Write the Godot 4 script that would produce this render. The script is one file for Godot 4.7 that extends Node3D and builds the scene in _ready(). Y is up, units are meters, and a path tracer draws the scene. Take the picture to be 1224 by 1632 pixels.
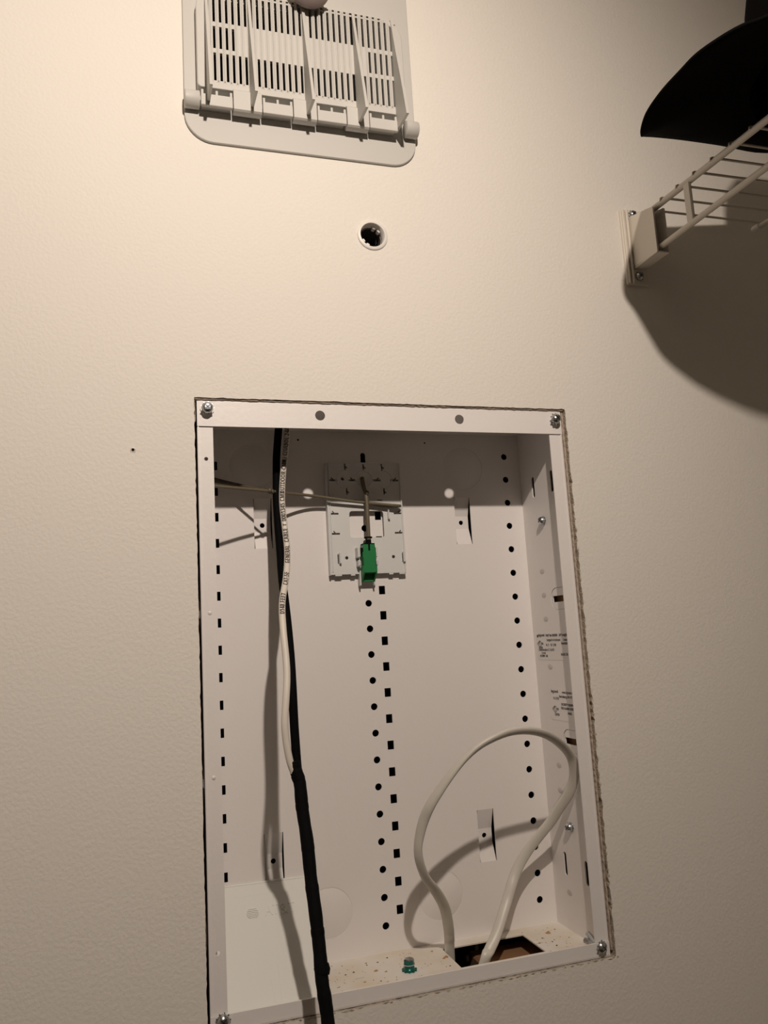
extends Node3D
# Recessed wiring enclosure in a closet wall. Origin: top-left front corner of the enclosure; x right, y up, z out of the wall (metres).

const EW := 0.354      # enclosure width
const EH := 0.506      # height
const ED := 0.093      # depth
const WZ := 0.003      # face of the painted wall
const INCH := 0.0254
const FLOOR_Y := -1.88
const CEIL_Y := 0.56
const LAMP := Vector3(0.06, 0.437, 0.76)
const LAMP_AIM := Vector3(-0.08, 0.02, 0.0)

var M := {}
var used := {}
var rng := RandomNumberGenerator.new()

# ------------------------------------------------------------------ mesh helpers
func mb() -> SurfaceTool:
	var st := SurfaceTool.new()
	st.begin(Mesh.PRIMITIVE_TRIANGLES)
	st.set_smooth_group(-1)
	return st

func tri(st: SurfaceTool, a: Vector3, b: Vector3, c: Vector3) -> void:   # a b c counter-clockwise seen from outside
	st.add_vertex(a); st.add_vertex(c); st.add_vertex(b)

func quad(st: SurfaceTool, a: Vector3, b: Vector3, c: Vector3, d: Vector3) -> void:
	tri(st, a, b, c); tri(st, a, c, d)

func box(st: SurfaceTool, lo: Vector3, hi: Vector3, ch := 0.0, tr := Transform3D()) -> void:
	# box with chamfered edges
	var mid := (lo + hi) / 2.0
	var hs := (hi - lo) / 2.0
	var c: float = minf(ch, minf(hs.x, minf(hs.y, hs.z)) * 0.98)
	var axes := [Vector3.RIGHT, Vector3.UP, Vector3.BACK]
	var put := func(v: Vector3) -> Vector3: return tr * (mid + v)
	for ax in 3:
		var u: int = (ax + 1) % 3
		var w: int = (ax + 2) % 3
		for s in [-1.0, 1.0]:
			var n: Vector3 = axes[ax] * (s * hs[ax])
			var du: Vector3 = axes[u] * (hs[u] - c)
			var dw: Vector3 = axes[w] * (hs[w] - c)
			if s > 0.0:
				quad(st, put.call(n - du - dw), put.call(n + du - dw), put.call(n + du + dw), put.call(n - du + dw))
			else:
				quad(st, put.call(n - du - dw), put.call(n - du + dw), put.call(n + du + dw), put.call(n + du - dw))
	if c <= 0.0:
		return
	for ax in 3:
		var u: int = (ax + 1) % 3
		var w: int = (ax + 2) % 3
		for su in [-1.0, 1.0]:
			for sw in [-1.0, 1.0]:
				var e: Vector3 = axes[ax] * (hs[ax] - c)
				var p1: Vector3 = axes[u] * (su * hs[u]) + axes[w] * (sw * (hs[w] - c))
				var p2: Vector3 = axes[u] * (su * (hs[u] - c)) + axes[w] * (sw * hs[w])
				if su * sw > 0.0:
					quad(st, put.call(p1 - e), put.call(p2 - e), put.call(p2 + e), put.call(p1 + e))
				else:
					quad(st, put.call(p1 - e), put.call(p1 + e), put.call(p2 + e), put.call(p2 - e))
	for sx in [-1.0, 1.0]:
		for sy in [-1.0, 1.0]:
			for sz in [-1.0, 1.0]:
				var a := Vector3(sx * hs.x, sy * (hs.y - c), sz * (hs.z - c))
				var b := Vector3(sx * (hs.x - c), sy * hs.y, sz * (hs.z - c))
				var d := Vector3(sx * (hs.x - c), sy * (hs.y - c), sz * hs.z)
				if sx * sy * sz > 0.0:
					tri(st, put.call(a), put.call(b), put.call(d))
				else:
					tri(st, put.call(a), put.call(d), put.call(b))

func spline(pts: Array, n: int, closed := false) -> PackedVector3Array:
	# Catmull-Rom through pts, n samples per span
	var out := PackedVector3Array()
	var k := pts.size()
	var spans: int = k if closed else k - 1
	for i in spans:
		var p0: Vector3 = pts[(i - 1 + k) % k] if closed or i > 0 else pts[0]
		var p1: Vector3 = pts[i]
		var p2: Vector3 = pts[(i + 1) % k]
		var p3: Vector3 = pts[(i + 2) % k] if closed or i + 2 < k else pts[k - 1]
		for j in n:
			out.append(p1.cubic_interpolate(p2, p0, p3, float(j) / n))
	if not closed:
		out.append(pts[k - 1])
	return out

func sweep(st: SurfaceTool, path: PackedVector3Array, a: float, b: float, wides: Array, sides := 14, caps := true, radii: Array = []) -> void:
	# elliptical tube: half width a along the "wide" axis, half thickness b; wides: directions spread over the path
	st.set_smooth_group(1)
	var n := path.size()
	var rings: Array[PackedVector3Array] = []
	for i in n:
		var t := (path[mini(i + 1, n - 1)] - path[maxi(i - 1, 0)]).normalized()
		var f := float(i) / (n - 1) * (wides.size() - 1)
		var k: int = mini(int(f), maxi(wides.size() - 2, 0))
		var w: Vector3 = wides[0] if wides.size() == 1 else (wides[k] as Vector3).lerp(wides[k + 1], f - k)
		w = (w - t * w.dot(t)).normalized()
		var h := t.cross(w)
		var sc := 1.0
		if radii.size() > 0:
			var g := float(i) / (n - 1) * (radii.size() - 1)
			var kk: int = mini(int(g), maxi(radii.size() - 2, 0))
			sc = lerpf(radii[kk], radii[mini(kk + 1, radii.size() - 1)], g - kk)
		var ring := PackedVector3Array()
		for j in sides:
			var an := TAU * j / sides
			ring.append(path[i] + w * (cos(an) * a * sc) + h * (sin(an) * b * sc))
		rings.append(ring)
	for i in n - 1:
		for j in sides:
			var j2 := (j + 1) % sides
			quad(st, rings[i][j], rings[i][j2], rings[i + 1][j2], rings[i + 1][j])
	if caps:
		st.set_smooth_group(-1)
		for j in range(1, sides - 1):
			tri(st, rings[0][0], rings[0][j + 1], rings[0][j])
			tri(st, rings[n - 1][0], rings[n - 1][j], rings[n - 1][j + 1])
	st.set_smooth_group(-1)

func rod(st: SurfaceTool, p: Vector3, q: Vector3, r: float, sides := 14) -> void:
	var w := Vector3(0.31, 0.83, 0.47)
	sweep(st, PackedVector3Array([p, q]), r, r, [w], sides)

func lathe(st: SurfaceTool, prof: Array, tr: Transform3D, sides := 24, smooth := true) -> void:
	# prof: [radius, height] pairs along the local z axis, from back to front
	st.set_smooth_group(2 if smooth else -1)
	for i in prof.size() - 1:
		if not smooth or i % 2 == 0:
			st.set_smooth_group(2 + i if smooth else -1)
		for j in sides:
			var a0 := TAU * j / sides
			var a1 := TAU * (j + 1) / sides
			var f := func(k: int, an: float) -> Vector3: return tr * Vector3(cos(an) * prof[k][0], sin(an) * prof[k][0], prof[k][1])
			if prof[i][0] < 1e-6:
				tri(st, f.call(i, a0), f.call(i + 1, a1), f.call(i + 1, a0))
			elif prof[i + 1][0] < 1e-6:
				tri(st, f.call(i, a0), f.call(i, a1), f.call(i + 1, a0))
			else:
				quad(st, f.call(i, a0), f.call(i, a1), f.call(i + 1, a1), f.call(i + 1, a0))
	st.set_smooth_group(-1)

func prism(st: SurfaceTool, poly: PackedVector2Array, o: Vector3, ux: Vector3, uy: Vector3, t: float) -> void:
	# 2D outline (counter-clockwise), front face on o with normal ux x uy, thickness t to the back
	var n := ux.cross(uy).normalized()
	var idx := Geometry2D.triangulate_polygon(poly)
	var f := func(p: Vector2, d: float) -> Vector3: return o + ux * p.x + uy * p.y - n * d
	for i in range(0, idx.size(), 3):
		var a := poly[idx[i]]
		var b := poly[idx[i + 1]]
		var c := poly[idx[i + 2]]
		if (b - a).cross(c - a) < 0.0:
			var s := b
			b = c
			c = s
		tri(st, f.call(a, 0.0), f.call(b, 0.0), f.call(c, 0.0))
		tri(st, f.call(a, t), f.call(c, t), f.call(b, t))
	for i in poly.size():
		var a := poly[i]
		var b := poly[(i + 1) % poly.size()]
		quad(st, f.call(a, t), f.call(b, t), f.call(b, 0.0), f.call(a, 0.0))

func circle(c: Vector2, r: float, n := 20) -> PackedVector2Array:
	var p := PackedVector2Array()
	for i in n:
		p.append(c + Vector2.from_angle(TAU * i / n) * r)
	return p

func rounded(r: Rect2, rad: Array, n := 6) -> PackedVector2Array:
	# corner radii: bottom left, bottom right, top right, top left (y up), counter-clockwise
	var p := PackedVector2Array()
	var cs := [r.position, Vector2(r.end.x, r.position.y), r.end, Vector2(r.position.x, r.end.y)]
	var inn := [Vector2(1, 1), Vector2(-1, 1), Vector2(-1, -1), Vector2(1, -1)]
	for k in 4:
		var q: float = rad[k]
		if q <= 0.0:
			p.append(cs[k])
			continue
		var c: Vector2 = cs[k] + inn[k] * q
		for i in n + 1:
			p.append(c + Vector2.from_angle(PI + PI / 2.0 * k + PI / 2.0 * i / n) * q)
	return p

func ray_poly(poly: PackedVector2Array, c: Vector2, an: float) -> Vector2:
	# where a ray from c leaves a star-shaped outline
	var d := Vector2.from_angle(an)
	var best := 0.0
	for i in poly.size():
		var hit = Geometry2D.segment_intersects_segment(c, c + d * 10.0, poly[i], poly[(i + 1) % poly.size()])
		if hit != null:
			best = maxf(best, (hit as Vector2).distance_to(c))
	return c + d * best

func panel(st: SurfaceTool, o: Vector3, ux: Vector3, uy: Vector3, size: Rect2, t: float, feats: Array, walls := true, edge: SurfaceTool = null) -> void:
	# a sheet with holes: feats are [Rect2 cell, outline or empty]; an empty outline leaves the whole cell open
	var n := ux.cross(uy).normalized()
	var f := func(p: Vector2, d: float) -> Vector3: return o + ux * p.x + uy * p.y - n * d
	var xs := [size.position.x, size.end.x]
	var ys := [size.position.y, size.end.y]
	for e in feats:
		var r: Rect2 = e[0]
		xs.append(r.position.x); xs.append(r.end.x); ys.append(r.position.y); ys.append(r.end.y)
	xs.sort(); ys.sort()
	for i in xs.size() - 1:
		if xs[i + 1] - xs[i] < 1e-6:
			continue
		for j in ys.size() - 1:
			if ys[j + 1] - ys[j] < 1e-6:
				continue
			var c := Vector2((xs[i] + xs[i + 1]) / 2.0, (ys[j] + ys[j + 1]) / 2.0)
			var open := false
			for e in feats:
				if (e[0] as Rect2).has_point(c):
					open = true
					break
			if open:
				continue
			var a := Vector2(xs[i], ys[j])
			var b := Vector2(xs[i + 1], ys[j])
			var cc := Vector2(xs[i + 1], ys[j + 1])
			var d := Vector2(xs[i], ys[j + 1])
			quad(st, f.call(a, 0.0), f.call(b, 0.0), f.call(cc, 0.0), f.call(d, 0.0))
			quad(st, f.call(a, t), f.call(d, t), f.call(cc, t), f.call(b, t))
	var es: SurfaceTool = edge if edge else st
	for e in feats:
		var r: Rect2 = e[0]
		var poly: PackedVector2Array = e[1]
		var rp := PackedVector2Array([r.position, Vector2(r.end.x, r.position.y), r.end, Vector2(r.position.x, r.end.y)])
		if poly.is_empty():
			poly = rp
		else:
			var c := r.get_center()
			var angs := []
			for p in poly:
				angs.append(fposmod((p - c).angle(), TAU))
			for p in rp:
				var an := fposmod((p - c).angle(), TAU)
				var near := false
				for q in angs:
					if absf(q - an) < 1e-4:
						near = true
				if not near:
					angs.append(an)
			angs.sort()
			var inner := PackedVector2Array()
			var outer := PackedVector2Array()
			for an in angs:
				inner.append(ray_poly(poly, c, an))
				outer.append(ray_poly(rp, c, an))
			for k in inner.size():
				var k2 := (k + 1) % inner.size()
				quad(st, f.call(inner[k], 0.0), f.call(outer[k], 0.0), f.call(outer[k2], 0.0), f.call(inner[k2], 0.0))
				quad(st, f.call(inner[k], t), f.call(inner[k2], t), f.call(outer[k2], t), f.call(outer[k], t))
			poly = inner
		if walls:
			for k in poly.size():
				var k2 := (k + 1) % poly.size()
				quad(es, f.call(poly[k], 0.0), f.call(poly[k2], 0.0), f.call(poly[k2], t), f.call(poly[k], t))
	# outer rim
	var q := PackedVector2Array([size.position, Vector2(size.end.x, size.position.y), size.end, Vector2(size.position.x, size.end.y)])
	for k in 4:
		quad(st, f.call(q[k], t), f.call(q[(k + 1) % 4], t), f.call(q[(k + 1) % 4], 0.0), f.call(q[k], 0.0))

func cell(c: Vector2, hw: float, hh: float) -> Rect2:
	return Rect2(c.x - hw, c.y - hh, hw * 2.0, hh * 2.0)

# ------------------------------------------------------------------ scene helpers
func numbered(called: String) -> String:
	if not used.has(called):
		used[called] = 0
		return called
	used[called] += 1
	return "%s_%03d" % [called, used[called]]

func build(st: SurfaceTool, called: String, m: Material, parent: Node = null) -> MeshInstance3D:
	st.generate_normals()
	var o := MeshInstance3D.new()
	o.mesh = st.commit()
	o.material_override = m
	return hang(o, called, parent)

func hang(o: MeshInstance3D, called: String, parent: Node = null) -> MeshInstance3D:
	if parent == null:
		o.name = numbered(called)
		add_child(o)
	else:
		var k := 0
		var nm := called
		while parent.has_node(nm):
			k += 1
			nm = "%s_%03d" % [called, k]
		o.name = nm
		parent.add_child(o, true)
	o.cast_shadow = GeometryInstance3D.SHADOW_CASTING_SETTING_ON
	return o

func thing(called: String, label: String, category: String, group := "", kind := "") -> Node3D:
	var o := Node3D.new()
	o.name = numbered(called)
	add_child(o)
	return tag(o, label, category, group, kind)

func tag(o: Node3D, label: String, category: String, group := "", kind := "") -> Node3D:
	if label: o.set_meta("label", label)
	if category: o.set_meta("category", category)
	if group: o.set_meta("group", group)
	if kind: o.set_meta("kind", kind)
	return o

func mat(c: Color, rough := 0.6, metal := 0.0, spec := 0.5) -> StandardMaterial3D:
	# c is the real (linear) base colour
	var m := StandardMaterial3D.new()
	m.albedo_color = c.linear_to_srgb()
	m.roughness = rough
	m.metallic = metal
	m.metallic_specular = spec
	return m

func noise_tex(freq: float, octaves: int, size := 512, normal := false, bump := 4.0, sd := 1) -> NoiseTexture2D:
	var n := FastNoiseLite.new()
	n.seed = sd
	n.noise_type = FastNoiseLite.TYPE_SIMPLEX_SMOOTH
	n.frequency = freq
	n.fractal_octaves = octaves
	var t := NoiseTexture2D.new()
	t.width = size
	t.height = size
	t.seamless = true
	t.noise = n
	t.as_normal_map = normal
	t.bump_strength = bump
	return t

func tri_tex(m: StandardMaterial3D, scale: float) -> void:
	m.uv1_triplanar = true
	m.uv1_world_triplanar = true
	m.uv1_scale = Vector3.ONE * scale

func ramp(a: Color, b: Color) -> Gradient:
	var g := Gradient.new()
	g.set_color(0, a)
	g.set_color(1, b)
	return g

func text_arrays(txt: String, em: float, depth := 0.0002, bold := false) -> Array:
	var tm := TextMesh.new()
	var f := SystemFont.new()
	f.font_names = PackedStringArray(["Droid Sans"])
	if bold:
		f.font_weight = 700
	tm.font = f
	tm.text = txt
	tm.font_size = 32
	tm.pixel_size = em / 32.0
	tm.depth = depth
	tm.horizontal_alignment = HORIZONTAL_ALIGNMENT_LEFT
	tm.vertical_alignment = VERTICAL_ALIGNMENT_BOTTOM
	return tm.surface_get_arrays(0) if tm.get_surface_count() > 0 else []

func put_text(st: SurfaceTool, txt: String, em: float, at: Vector3, ux: Vector3, uy: Vector3, bold := false, squeeze := 1.0) -> void:
	# letters as flat print: x along ux, y along uy
	var n := ux.cross(uy)
	var a := text_arrays(txt, em, 0.0002, bold)
	if a.is_empty():
		return
	var v: PackedVector3Array = a[Mesh.ARRAY_VERTEX]
	var ix = a[Mesh.ARRAY_INDEX]
	var lo := 1e9
	for p in v:
		lo = minf(lo, p.x)
	var order := []
	if ix != null and (ix as PackedInt32Array).size() > 0:
		for i in ix:
			order.append(i)
	else:
		for i in v.size():
			order.append(i)
	for i in order:
		var p := v[i]
		st.add_vertex(at + ux * ((p.x - lo) * squeeze) + uy * p.y + n * (p.z * 0.5))

# ------------------------------------------------------------------ materials
func make_materials() -> void:
	var w := mat(Color(0.80, 0.765, 0.71), 0.62, 0.0, 0.4)
	w.normal_enabled = true
	w.normal_texture = noise_tex(0.055, 4, 1024, true, 5.0, 7)
	w.normal_scale = 0.16
	tri_tex(w, 4.0)
	M.wall = w
	M.gypsum = mat(Color(0.50, 0.43, 0.35), 0.95)
	M.gypsum.normal_enabled = true
	M.gypsum.normal_texture = noise_tex(0.08, 4, 512, true, 10.0, 3)
	tri_tex(M.gypsum, 12.0)
	M.paper = mat(Color(0.66, 0.58, 0.48), 0.9)
	M.plaster = mat(Color(0.46, 0.385, 0.315), 0.95)
	M.room = mat(Color(0.72, 0.675, 0.62), 0.8)
	M.ceiling = mat(Color(0.70, 0.66, 0.60), 0.85)
	M.carpet = mat(Color(0.22, 0.18, 0.14), 0.95)
	M.carpet.normal_enabled = true
	M.carpet.normal_texture = noise_tex(0.2, 3, 512, true, 14.0, 5)
	tri_tex(M.carpet, 6.0)
	M.enamel = mat(Color(0.85, 0.82, 0.805), 0.42, 0.0, 0.5)
	M.enamel.normal_enabled = true
	M.enamel.normal_texture = noise_tex(0.03, 3, 512, true, 2.0, 11)
	M.enamel.normal_scale = 0.15
	tri_tex(M.enamel, 10.0)
	M.enamel_floor = mat(Color(1, 1, 1), 0.6, 0.0, 0.4)
	var ft := noise_tex(0.004, 3, 512, false, 1.0, 21)
	ft.color_ramp = ramp(Color(0.87, 0.825, 0.75), Color(0.915, 0.90, 0.88))
	M.enamel_floor.albedo_texture = ft
	tri_tex(M.enamel_floor, 8.0)
	M.vent = mat(Color(0.56, 0.55, 0.52), 0.5, 0.0, 0.5)
	M.plate = mat(Color(0.70, 0.71, 0.70), 0.5, 0.0, 0.5)
	M.cover = mat(Color(0.74, 0.745, 0.71), 0.45, 0.0, 0.5)
	M.white_plastic = mat(Color(0.82, 0.79, 0.75), 0.4, 0.0, 0.5)
	M.shelf = mat(Color(0.66, 0.61, 0.54), 0.4, 0.0, 0.5)
	M.bracket = mat(Color(0.74, 0.69, 0.61), 0.35, 0.0, 0.5)
	M.zinc = mat(Color(0.55, 0.58, 0.6), 0.25, 1.0)
	M.zinc_dark = mat(Color(0.10, 0.11, 0.13), 0.35, 0.8)
	M.black = mat(Color(0.005, 0.005, 0.0055), 0.65, 0.0, 0.12)
	M.tape = mat(Color(0.005, 0.005, 0.0055), 0.62, 0.0, 0.2)
	M.white_cable = mat(Color(0.76, 0.71, 0.64), 0.45, 0.0, 0.5)
	M.flat_cable = mat(Color(0.66, 0.63, 0.57), 0.38, 0.0, 0.5)
	M.fiber = mat(Color(0.14, 0.115, 0.075), 0.5, 0.0, 0.5)
	M.fiber_dark = mat(Color(0.09, 0.075, 0.05), 0.5)
	M.green = mat(Color(0.010, 0.20, 0.055), 0.42, 0.0, 0.5)
	M.green_dark = mat(Color(0.012, 0.09, 0.03), 0.5)
	M.teal = mat(Color(0.01, 0.14, 0.11), 0.3, 0.4)
	M.ink = mat(Color(0.05, 0.045, 0.045), 0.8)
	M.ink_grey = mat(Color(0.06, 0.05, 0.05), 0.8)
	M.sticker = mat(Color(0.80, 0.775, 0.755), 0.35, 0.0, 0.5)
	M.smudge = mat(Color(0.60, 0.57, 0.545), 0.5)
	M.felt = mat(Color(0.0045, 0.0042, 0.0042), 0.95, 0.0, 0.1)
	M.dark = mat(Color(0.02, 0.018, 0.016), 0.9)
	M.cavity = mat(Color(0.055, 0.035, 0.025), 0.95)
	M.wood = mat(Color(0.28, 0.15, 0.075), 0.85)
	M.mauve = mat(Color(0.30, 0.235, 0.22), 0.5)
	M.crumb = mat(Color(0.42, 0.25, 0.12), 0.95)
	M.crumb_dark = mat(Color(0.10, 0.065, 0.045), 0.95)
	M.porcelain = mat(Color(0.8, 0.78, 0.74), 0.3)
	M.glow = mat(Color(0.9, 0.85, 0.75), 0.4)
	M.glow.emission_enabled = true
	M.glow.emission = Color(1.0, 0.86, 0.70)
	M.glow.emission_energy_multiplier = 4.0

# ------------------------------------------------------------------ build
func _ready() -> void:
	rng.seed = 20240
	# camera
	var cam := Camera3D.new()
	cam.name = "camera"
	add_child(cam)
	cam.position = Vector3(-0.0551, -0.2099, 0.6909)
	cam.rotation_order = EULER_ORDER_YXZ
	cam.rotation = Vector3(0.1523, -0.3075, -0.0574)
	cam.fov = 64.775
	cam.near = 0.02
	cam.current = true
	# environment: a closed closet, no sky light reaches it
	var we := WorldEnvironment.new()
	we.name = "environment"
	var env := Environment.new()
	env.background_mode = Environment.BG_COLOR
	env.background_color = Color(0.02, 0.02, 0.02)
	env.tonemap_mode = Environment.TONE_MAPPER_LINEAR
	env.tonemap_exposure = 1.0
	env.sdfgi_enabled = true
	env.ssao_enabled = true
	env.ssil_enabled = true
	we.environment = env
	add_child(we)
	# lamp light: an LED bulb throws its light forward from the ceiling spotlight towards the wall
	var li := SpotLight3D.new()
	li.name = "closet_bulb_light"
	li.position = LAMP
	li.light_color = Color(1.0, 0.935, 0.872)
	li.light_energy = 0.66
	li.light_size = 0.011
	li.spot_range = 6.0
	li.spot_attenuation = 2.0
	li.spot_angle = 66.0
	li.spot_angle_attenuation = 1.0
	li.shadow_enabled = true
	add_child(li)
	li.look_at_from_position(LAMP, LAMP_AIM, Vector3.UP)
	make_materials()
	build_room()
	build_enclosure()
	build_vent()
	build_shelf()
	build_hat()
	build_plate()
	build_cables()
	build_cover()
	build_small()

# ------------------------------------------------------------------ room
func jagged(x0: float, y0: float, x1: float, y1: float, amp: Array, step: float) -> PackedVector2Array:
	# counter-clockwise ragged rectangle; amp: bottom, right, top, left
	var p := PackedVector2Array()
	var cs := [Vector2(x0, y0), Vector2(x1, y0), Vector2(x1, y1), Vector2(x0, y1)]
	var nrm := [Vector2(0, -1), Vector2(1, 0), Vector2(0, 1), Vector2(-1, 0)]
	for k in 4:
		var a: Vector2 = cs[k]
		var b: Vector2 = cs[(k + 1) % 4]
		var n := int(a.distance_to(b) / step)
		for i in n:
			var q := a.lerp(b, float(i) / n)
			if i > 0:
				q += nrm[k] * (rng.randf_range(-0.3, 1.0) * (amp[k] as float) * (1.0 if rng.randf() < 0.7 else 2.0))
			p.append(q)
	return p

func bead(st: SurfaceTool, a: Vector3, b: Vector3, inward: Vector3, w: float, z: float, n: int) -> void:
	var prev := []
	for i in n + 1:
		var p := a.lerp(b, float(i) / n)
		var k := w * rng.randf_range(0.75, 1.0)
		var row := [p + Vector3(0, 0, z - 0.0012 + rng.randf_range(-0.0004, 0.0004)), p + inward * k * 0.35 + Vector3(0, 0, z + rng.randf_range(-0.0006, 0.0006)), p + inward * k * 0.75 + Vector3(0, 0, z - 0.0004 + rng.randf_range(-0.0006, 0.0004)), p + inward * k + Vector3(0, 0, z - 0.004)]
		if i > 0:
			for j in 3:
				quad(st, prev[j], row[j], row[j + 1], prev[j + 1])
		prev = row

func build_room() -> void:
	var x0 := -0.95
	var x1 := 0.80
	var z1 := 1.75
	# front wall: half-inch drywall with the enclosure cut-out, the vent opening, the pipe hole and a screw hole
	var st := mb()
	var cut := mb()
	var feats := []
	feats.append([Rect2(-0.03, -0.535, 0.414, 0.565), jagged(-0.0022, -0.5064, 0.3578, 0.0027, [0.0004, 0.0008, 0.0003, 0.0003], 0.0035)])
	feats.append([Rect2(0.015, 0.297, 0.183, 0.093), PackedVector2Array()])
	feats.append([cell(Vector2(0.1676, 0.169), 0.02, 0.02), circle(Vector2(0.1676, 0.169), 0.0132, 28)])
	feats.append([cell(Vector2(-0.053, -0.0446), 0.006, 0.006), circle(Vector2(-0.053, -0.0446), 0.0013, 10)])
	panel(st, Vector3(0, 0, WZ), Vector3.RIGHT, Vector3.UP, Rect2(x0 - 0.1, FLOOR_Y - 0.1, x1 - x0 + 0.2, CEIL_Y - FLOOR_Y + 0.2), 0.0127, feats, true, cut)
	var wf := build(st, "wall_front", M.wall)
	tag(wf, "cream painted drywall with the square cut-out around the white enclosure", "wall", "", "structure")
	build(cut, "drywall_edge", M.gypsum, wf)
	# torn paint paper along the lower and right edges of the cut-out
	var tp := mb()
	for side in 2:
		var n := 70
		for i in n:
			if rng.randf() < 0.35:
				continue
			var f := (i + rng.randf()) / n
			var len := rng.randf_range(0.002, 0.007)
			var wd := rng.randf_range(0.0004, 0.0012)
			var up := rng.randf_range(0.0003, 0.0012)
			var a: Vector3
			var d: Vector3
			var o: Vector3
			if side == 0:
				a = Vector3(0.36 * f, -0.5068 - rng.randf() * 0.0006, WZ)
				d = Vector3(1, rng.randf_range(-0.08, 0.08), 0)
				o = Vector3(0, 1, 0)
			else:
				a = Vector3(0.3581 + rng.randf() * 0.0008, -0.505 + 0.47 * f, WZ)
				d = Vector3(rng.randf_range(-0.08, 0.08), 1, 0)
				o = Vector3(-1, 0, 0)
			var b := a + d * len
			var m2 := (a + b) / 2.0 + o * wd + Vector3(0, 0, up)
			var m3 := (a + b) / 2.0 - o * wd
			tri(tp, a, m3, m2); tri(tp, m3, b, m2); tri(tp, a, m2, b)
	var tpo := build(tp, "torn_paper", M.paper, wf)
	tpo.set_meta("kind", "stuff")
	# crumbly plaster filling the gap along the top and right edges
	var pb := mb()
	bead(pb, Vector3(-0.0018, 0.0029, 0), Vector3(0.357, 0.0029, 0), Vector3(0, -1, 0), 0.0021, 0.0018, 120)
	bead(pb, Vector3(0.3583, -0.502, 0), Vector3(0.3580, 0.002, 0), Vector3(-1, 0, 0), 0.0034, -0.0004, 190)
	bead(pb, Vector3(-0.0024, -0.018, 0), Vector3(-0.0024, 0.0025, 0), Vector3(1, 0, 0), 0.0018, 0.0002, 14)
	build(pb, "plaster_bead", M.plaster, wf)
	# raised, chipped paint around the old screw hole
	var rim := mb()
	for i in 11:
		var a0 := TAU * i / 11.0
		var a1 := TAU * (i + 1) / 11.0
		var c := Vector3(-0.053, -0.0446, WZ)
		var ro := rng.randf_range(0.0022, 0.0036)
		var p1 := c + Vector3(cos(a0), sin(a0), 0) * 0.0014 + Vector3(0, 0, 0.0007)
		var p2 := c + Vector3(cos(a1), sin(a1), 0) * 0.0014 + Vector3(0, 0, 0.0007)
		var q := c + Vector3(cos((a0 + a1) / 2), sin((a0 + a1) / 2), 0) * ro
		tri(rim, p1, q, p2)
		tri(rim, p2, q, c + Vector3(cos(a1), sin(a1), 0) * 0.0027)
	build(rim, "chipped_paint_rim", M.wall, wf)
	# hidden side of the wall: studs and the back of the cavity
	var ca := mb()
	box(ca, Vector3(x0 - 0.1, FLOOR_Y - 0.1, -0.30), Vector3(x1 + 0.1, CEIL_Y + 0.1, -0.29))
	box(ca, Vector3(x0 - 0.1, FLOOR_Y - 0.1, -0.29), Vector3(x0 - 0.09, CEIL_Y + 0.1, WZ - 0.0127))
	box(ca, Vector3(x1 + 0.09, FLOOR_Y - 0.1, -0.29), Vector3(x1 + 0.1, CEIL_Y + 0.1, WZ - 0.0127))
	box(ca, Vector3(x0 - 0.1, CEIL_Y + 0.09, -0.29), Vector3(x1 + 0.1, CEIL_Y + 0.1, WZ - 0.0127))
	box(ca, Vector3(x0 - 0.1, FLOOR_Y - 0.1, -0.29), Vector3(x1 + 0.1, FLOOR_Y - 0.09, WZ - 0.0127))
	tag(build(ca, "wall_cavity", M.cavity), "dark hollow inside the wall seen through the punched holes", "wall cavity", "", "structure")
	for x in [-0.045, 0.3590]:
		var sd := mb()
		box(sd, Vector3(x, FLOOR_Y, -0.10), Vector3(x + 0.038, CEIL_Y, WZ - 0.0128), 0.002)
		tag(build(sd, "stud", M.wood), "brown wooden stud inside the wall %s the enclosure" % ("left of" if x < 0.0 else "right of"), "stud", "", "structure")
	var wb := mb()
	box(wb, Vector3(0.258, -0.62, -0.105), Vector3(0.350, -0.521, -0.046), 0.002)
	tag(build(wb, "stud", M.wood), "brown wooden blocking inside the wall under the enclosure opening", "stud", "", "structure")
	var w := mb()
	box(w, Vector3(x0 - 0.1, FLOOR_Y - 0.1, WZ), Vector3(x0, CEIL_Y + 0.1, z1 + 0.1))
	tag(build(w, "wall_left", M.room), "plain cream closet wall left of the frame", "wall", "", "structure")
	w = mb()
	box(w, Vector3(x1, FLOOR_Y - 0.1, WZ), Vector3(x1 + 0.1, CEIL_Y + 0.1, z1 + 0.1))
	tag(build(w, "wall_right", M.room), "plain cream closet wall that carries the back of the wire shelf", "wall", "", "structure")
	w = mb()
	box(w, Vector3(x0, FLOOR_Y - 0.1, z1), Vector3(x1, CEIL_Y + 0.1, z1 + 0.1))
	tag(build(w, "wall_back", M.room), "plain closet wall behind the camera", "wall", "", "structure")
	w = mb()
	box(w, Vector3(x0, FLOOR_Y - 0.1, WZ), Vector3(x1, FLOOR_Y, z1))
	tag(build(w, "floor", M.carpet), "brown carpeted closet floor below the frame", "floor", "", "structure")
	w = mb()
	box(w, Vector3(x0, CEIL_Y, WZ), Vector3(x1, CEIL_Y + 0.1, z1))
	tag(build(w, "ceiling", M.ceiling), "white closet ceiling above the frame", "ceiling", "", "structure")
	# lamp: a small adjustable ceiling spotlight with a bulb that faces the wall
	var l := thing("ceiling_lamp", "small white ceiling spotlight with a glowing bulb turned to the wall", "lamp")
	var dir := (LAMP_AIM - LAMP).normalized()
	var xb := Vector3.UP.cross(dir).normalized()
	var axis := Transform3D(Basis(xb, dir.cross(xb), dir), LAMP)
	var foot := LAMP - dir * 0.075
	var down := Transform3D(Basis(Vector3.RIGHT, PI / 2.0), Vector3(foot.x, CEIL_Y, foot.z))
	var h := mb()
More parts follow.
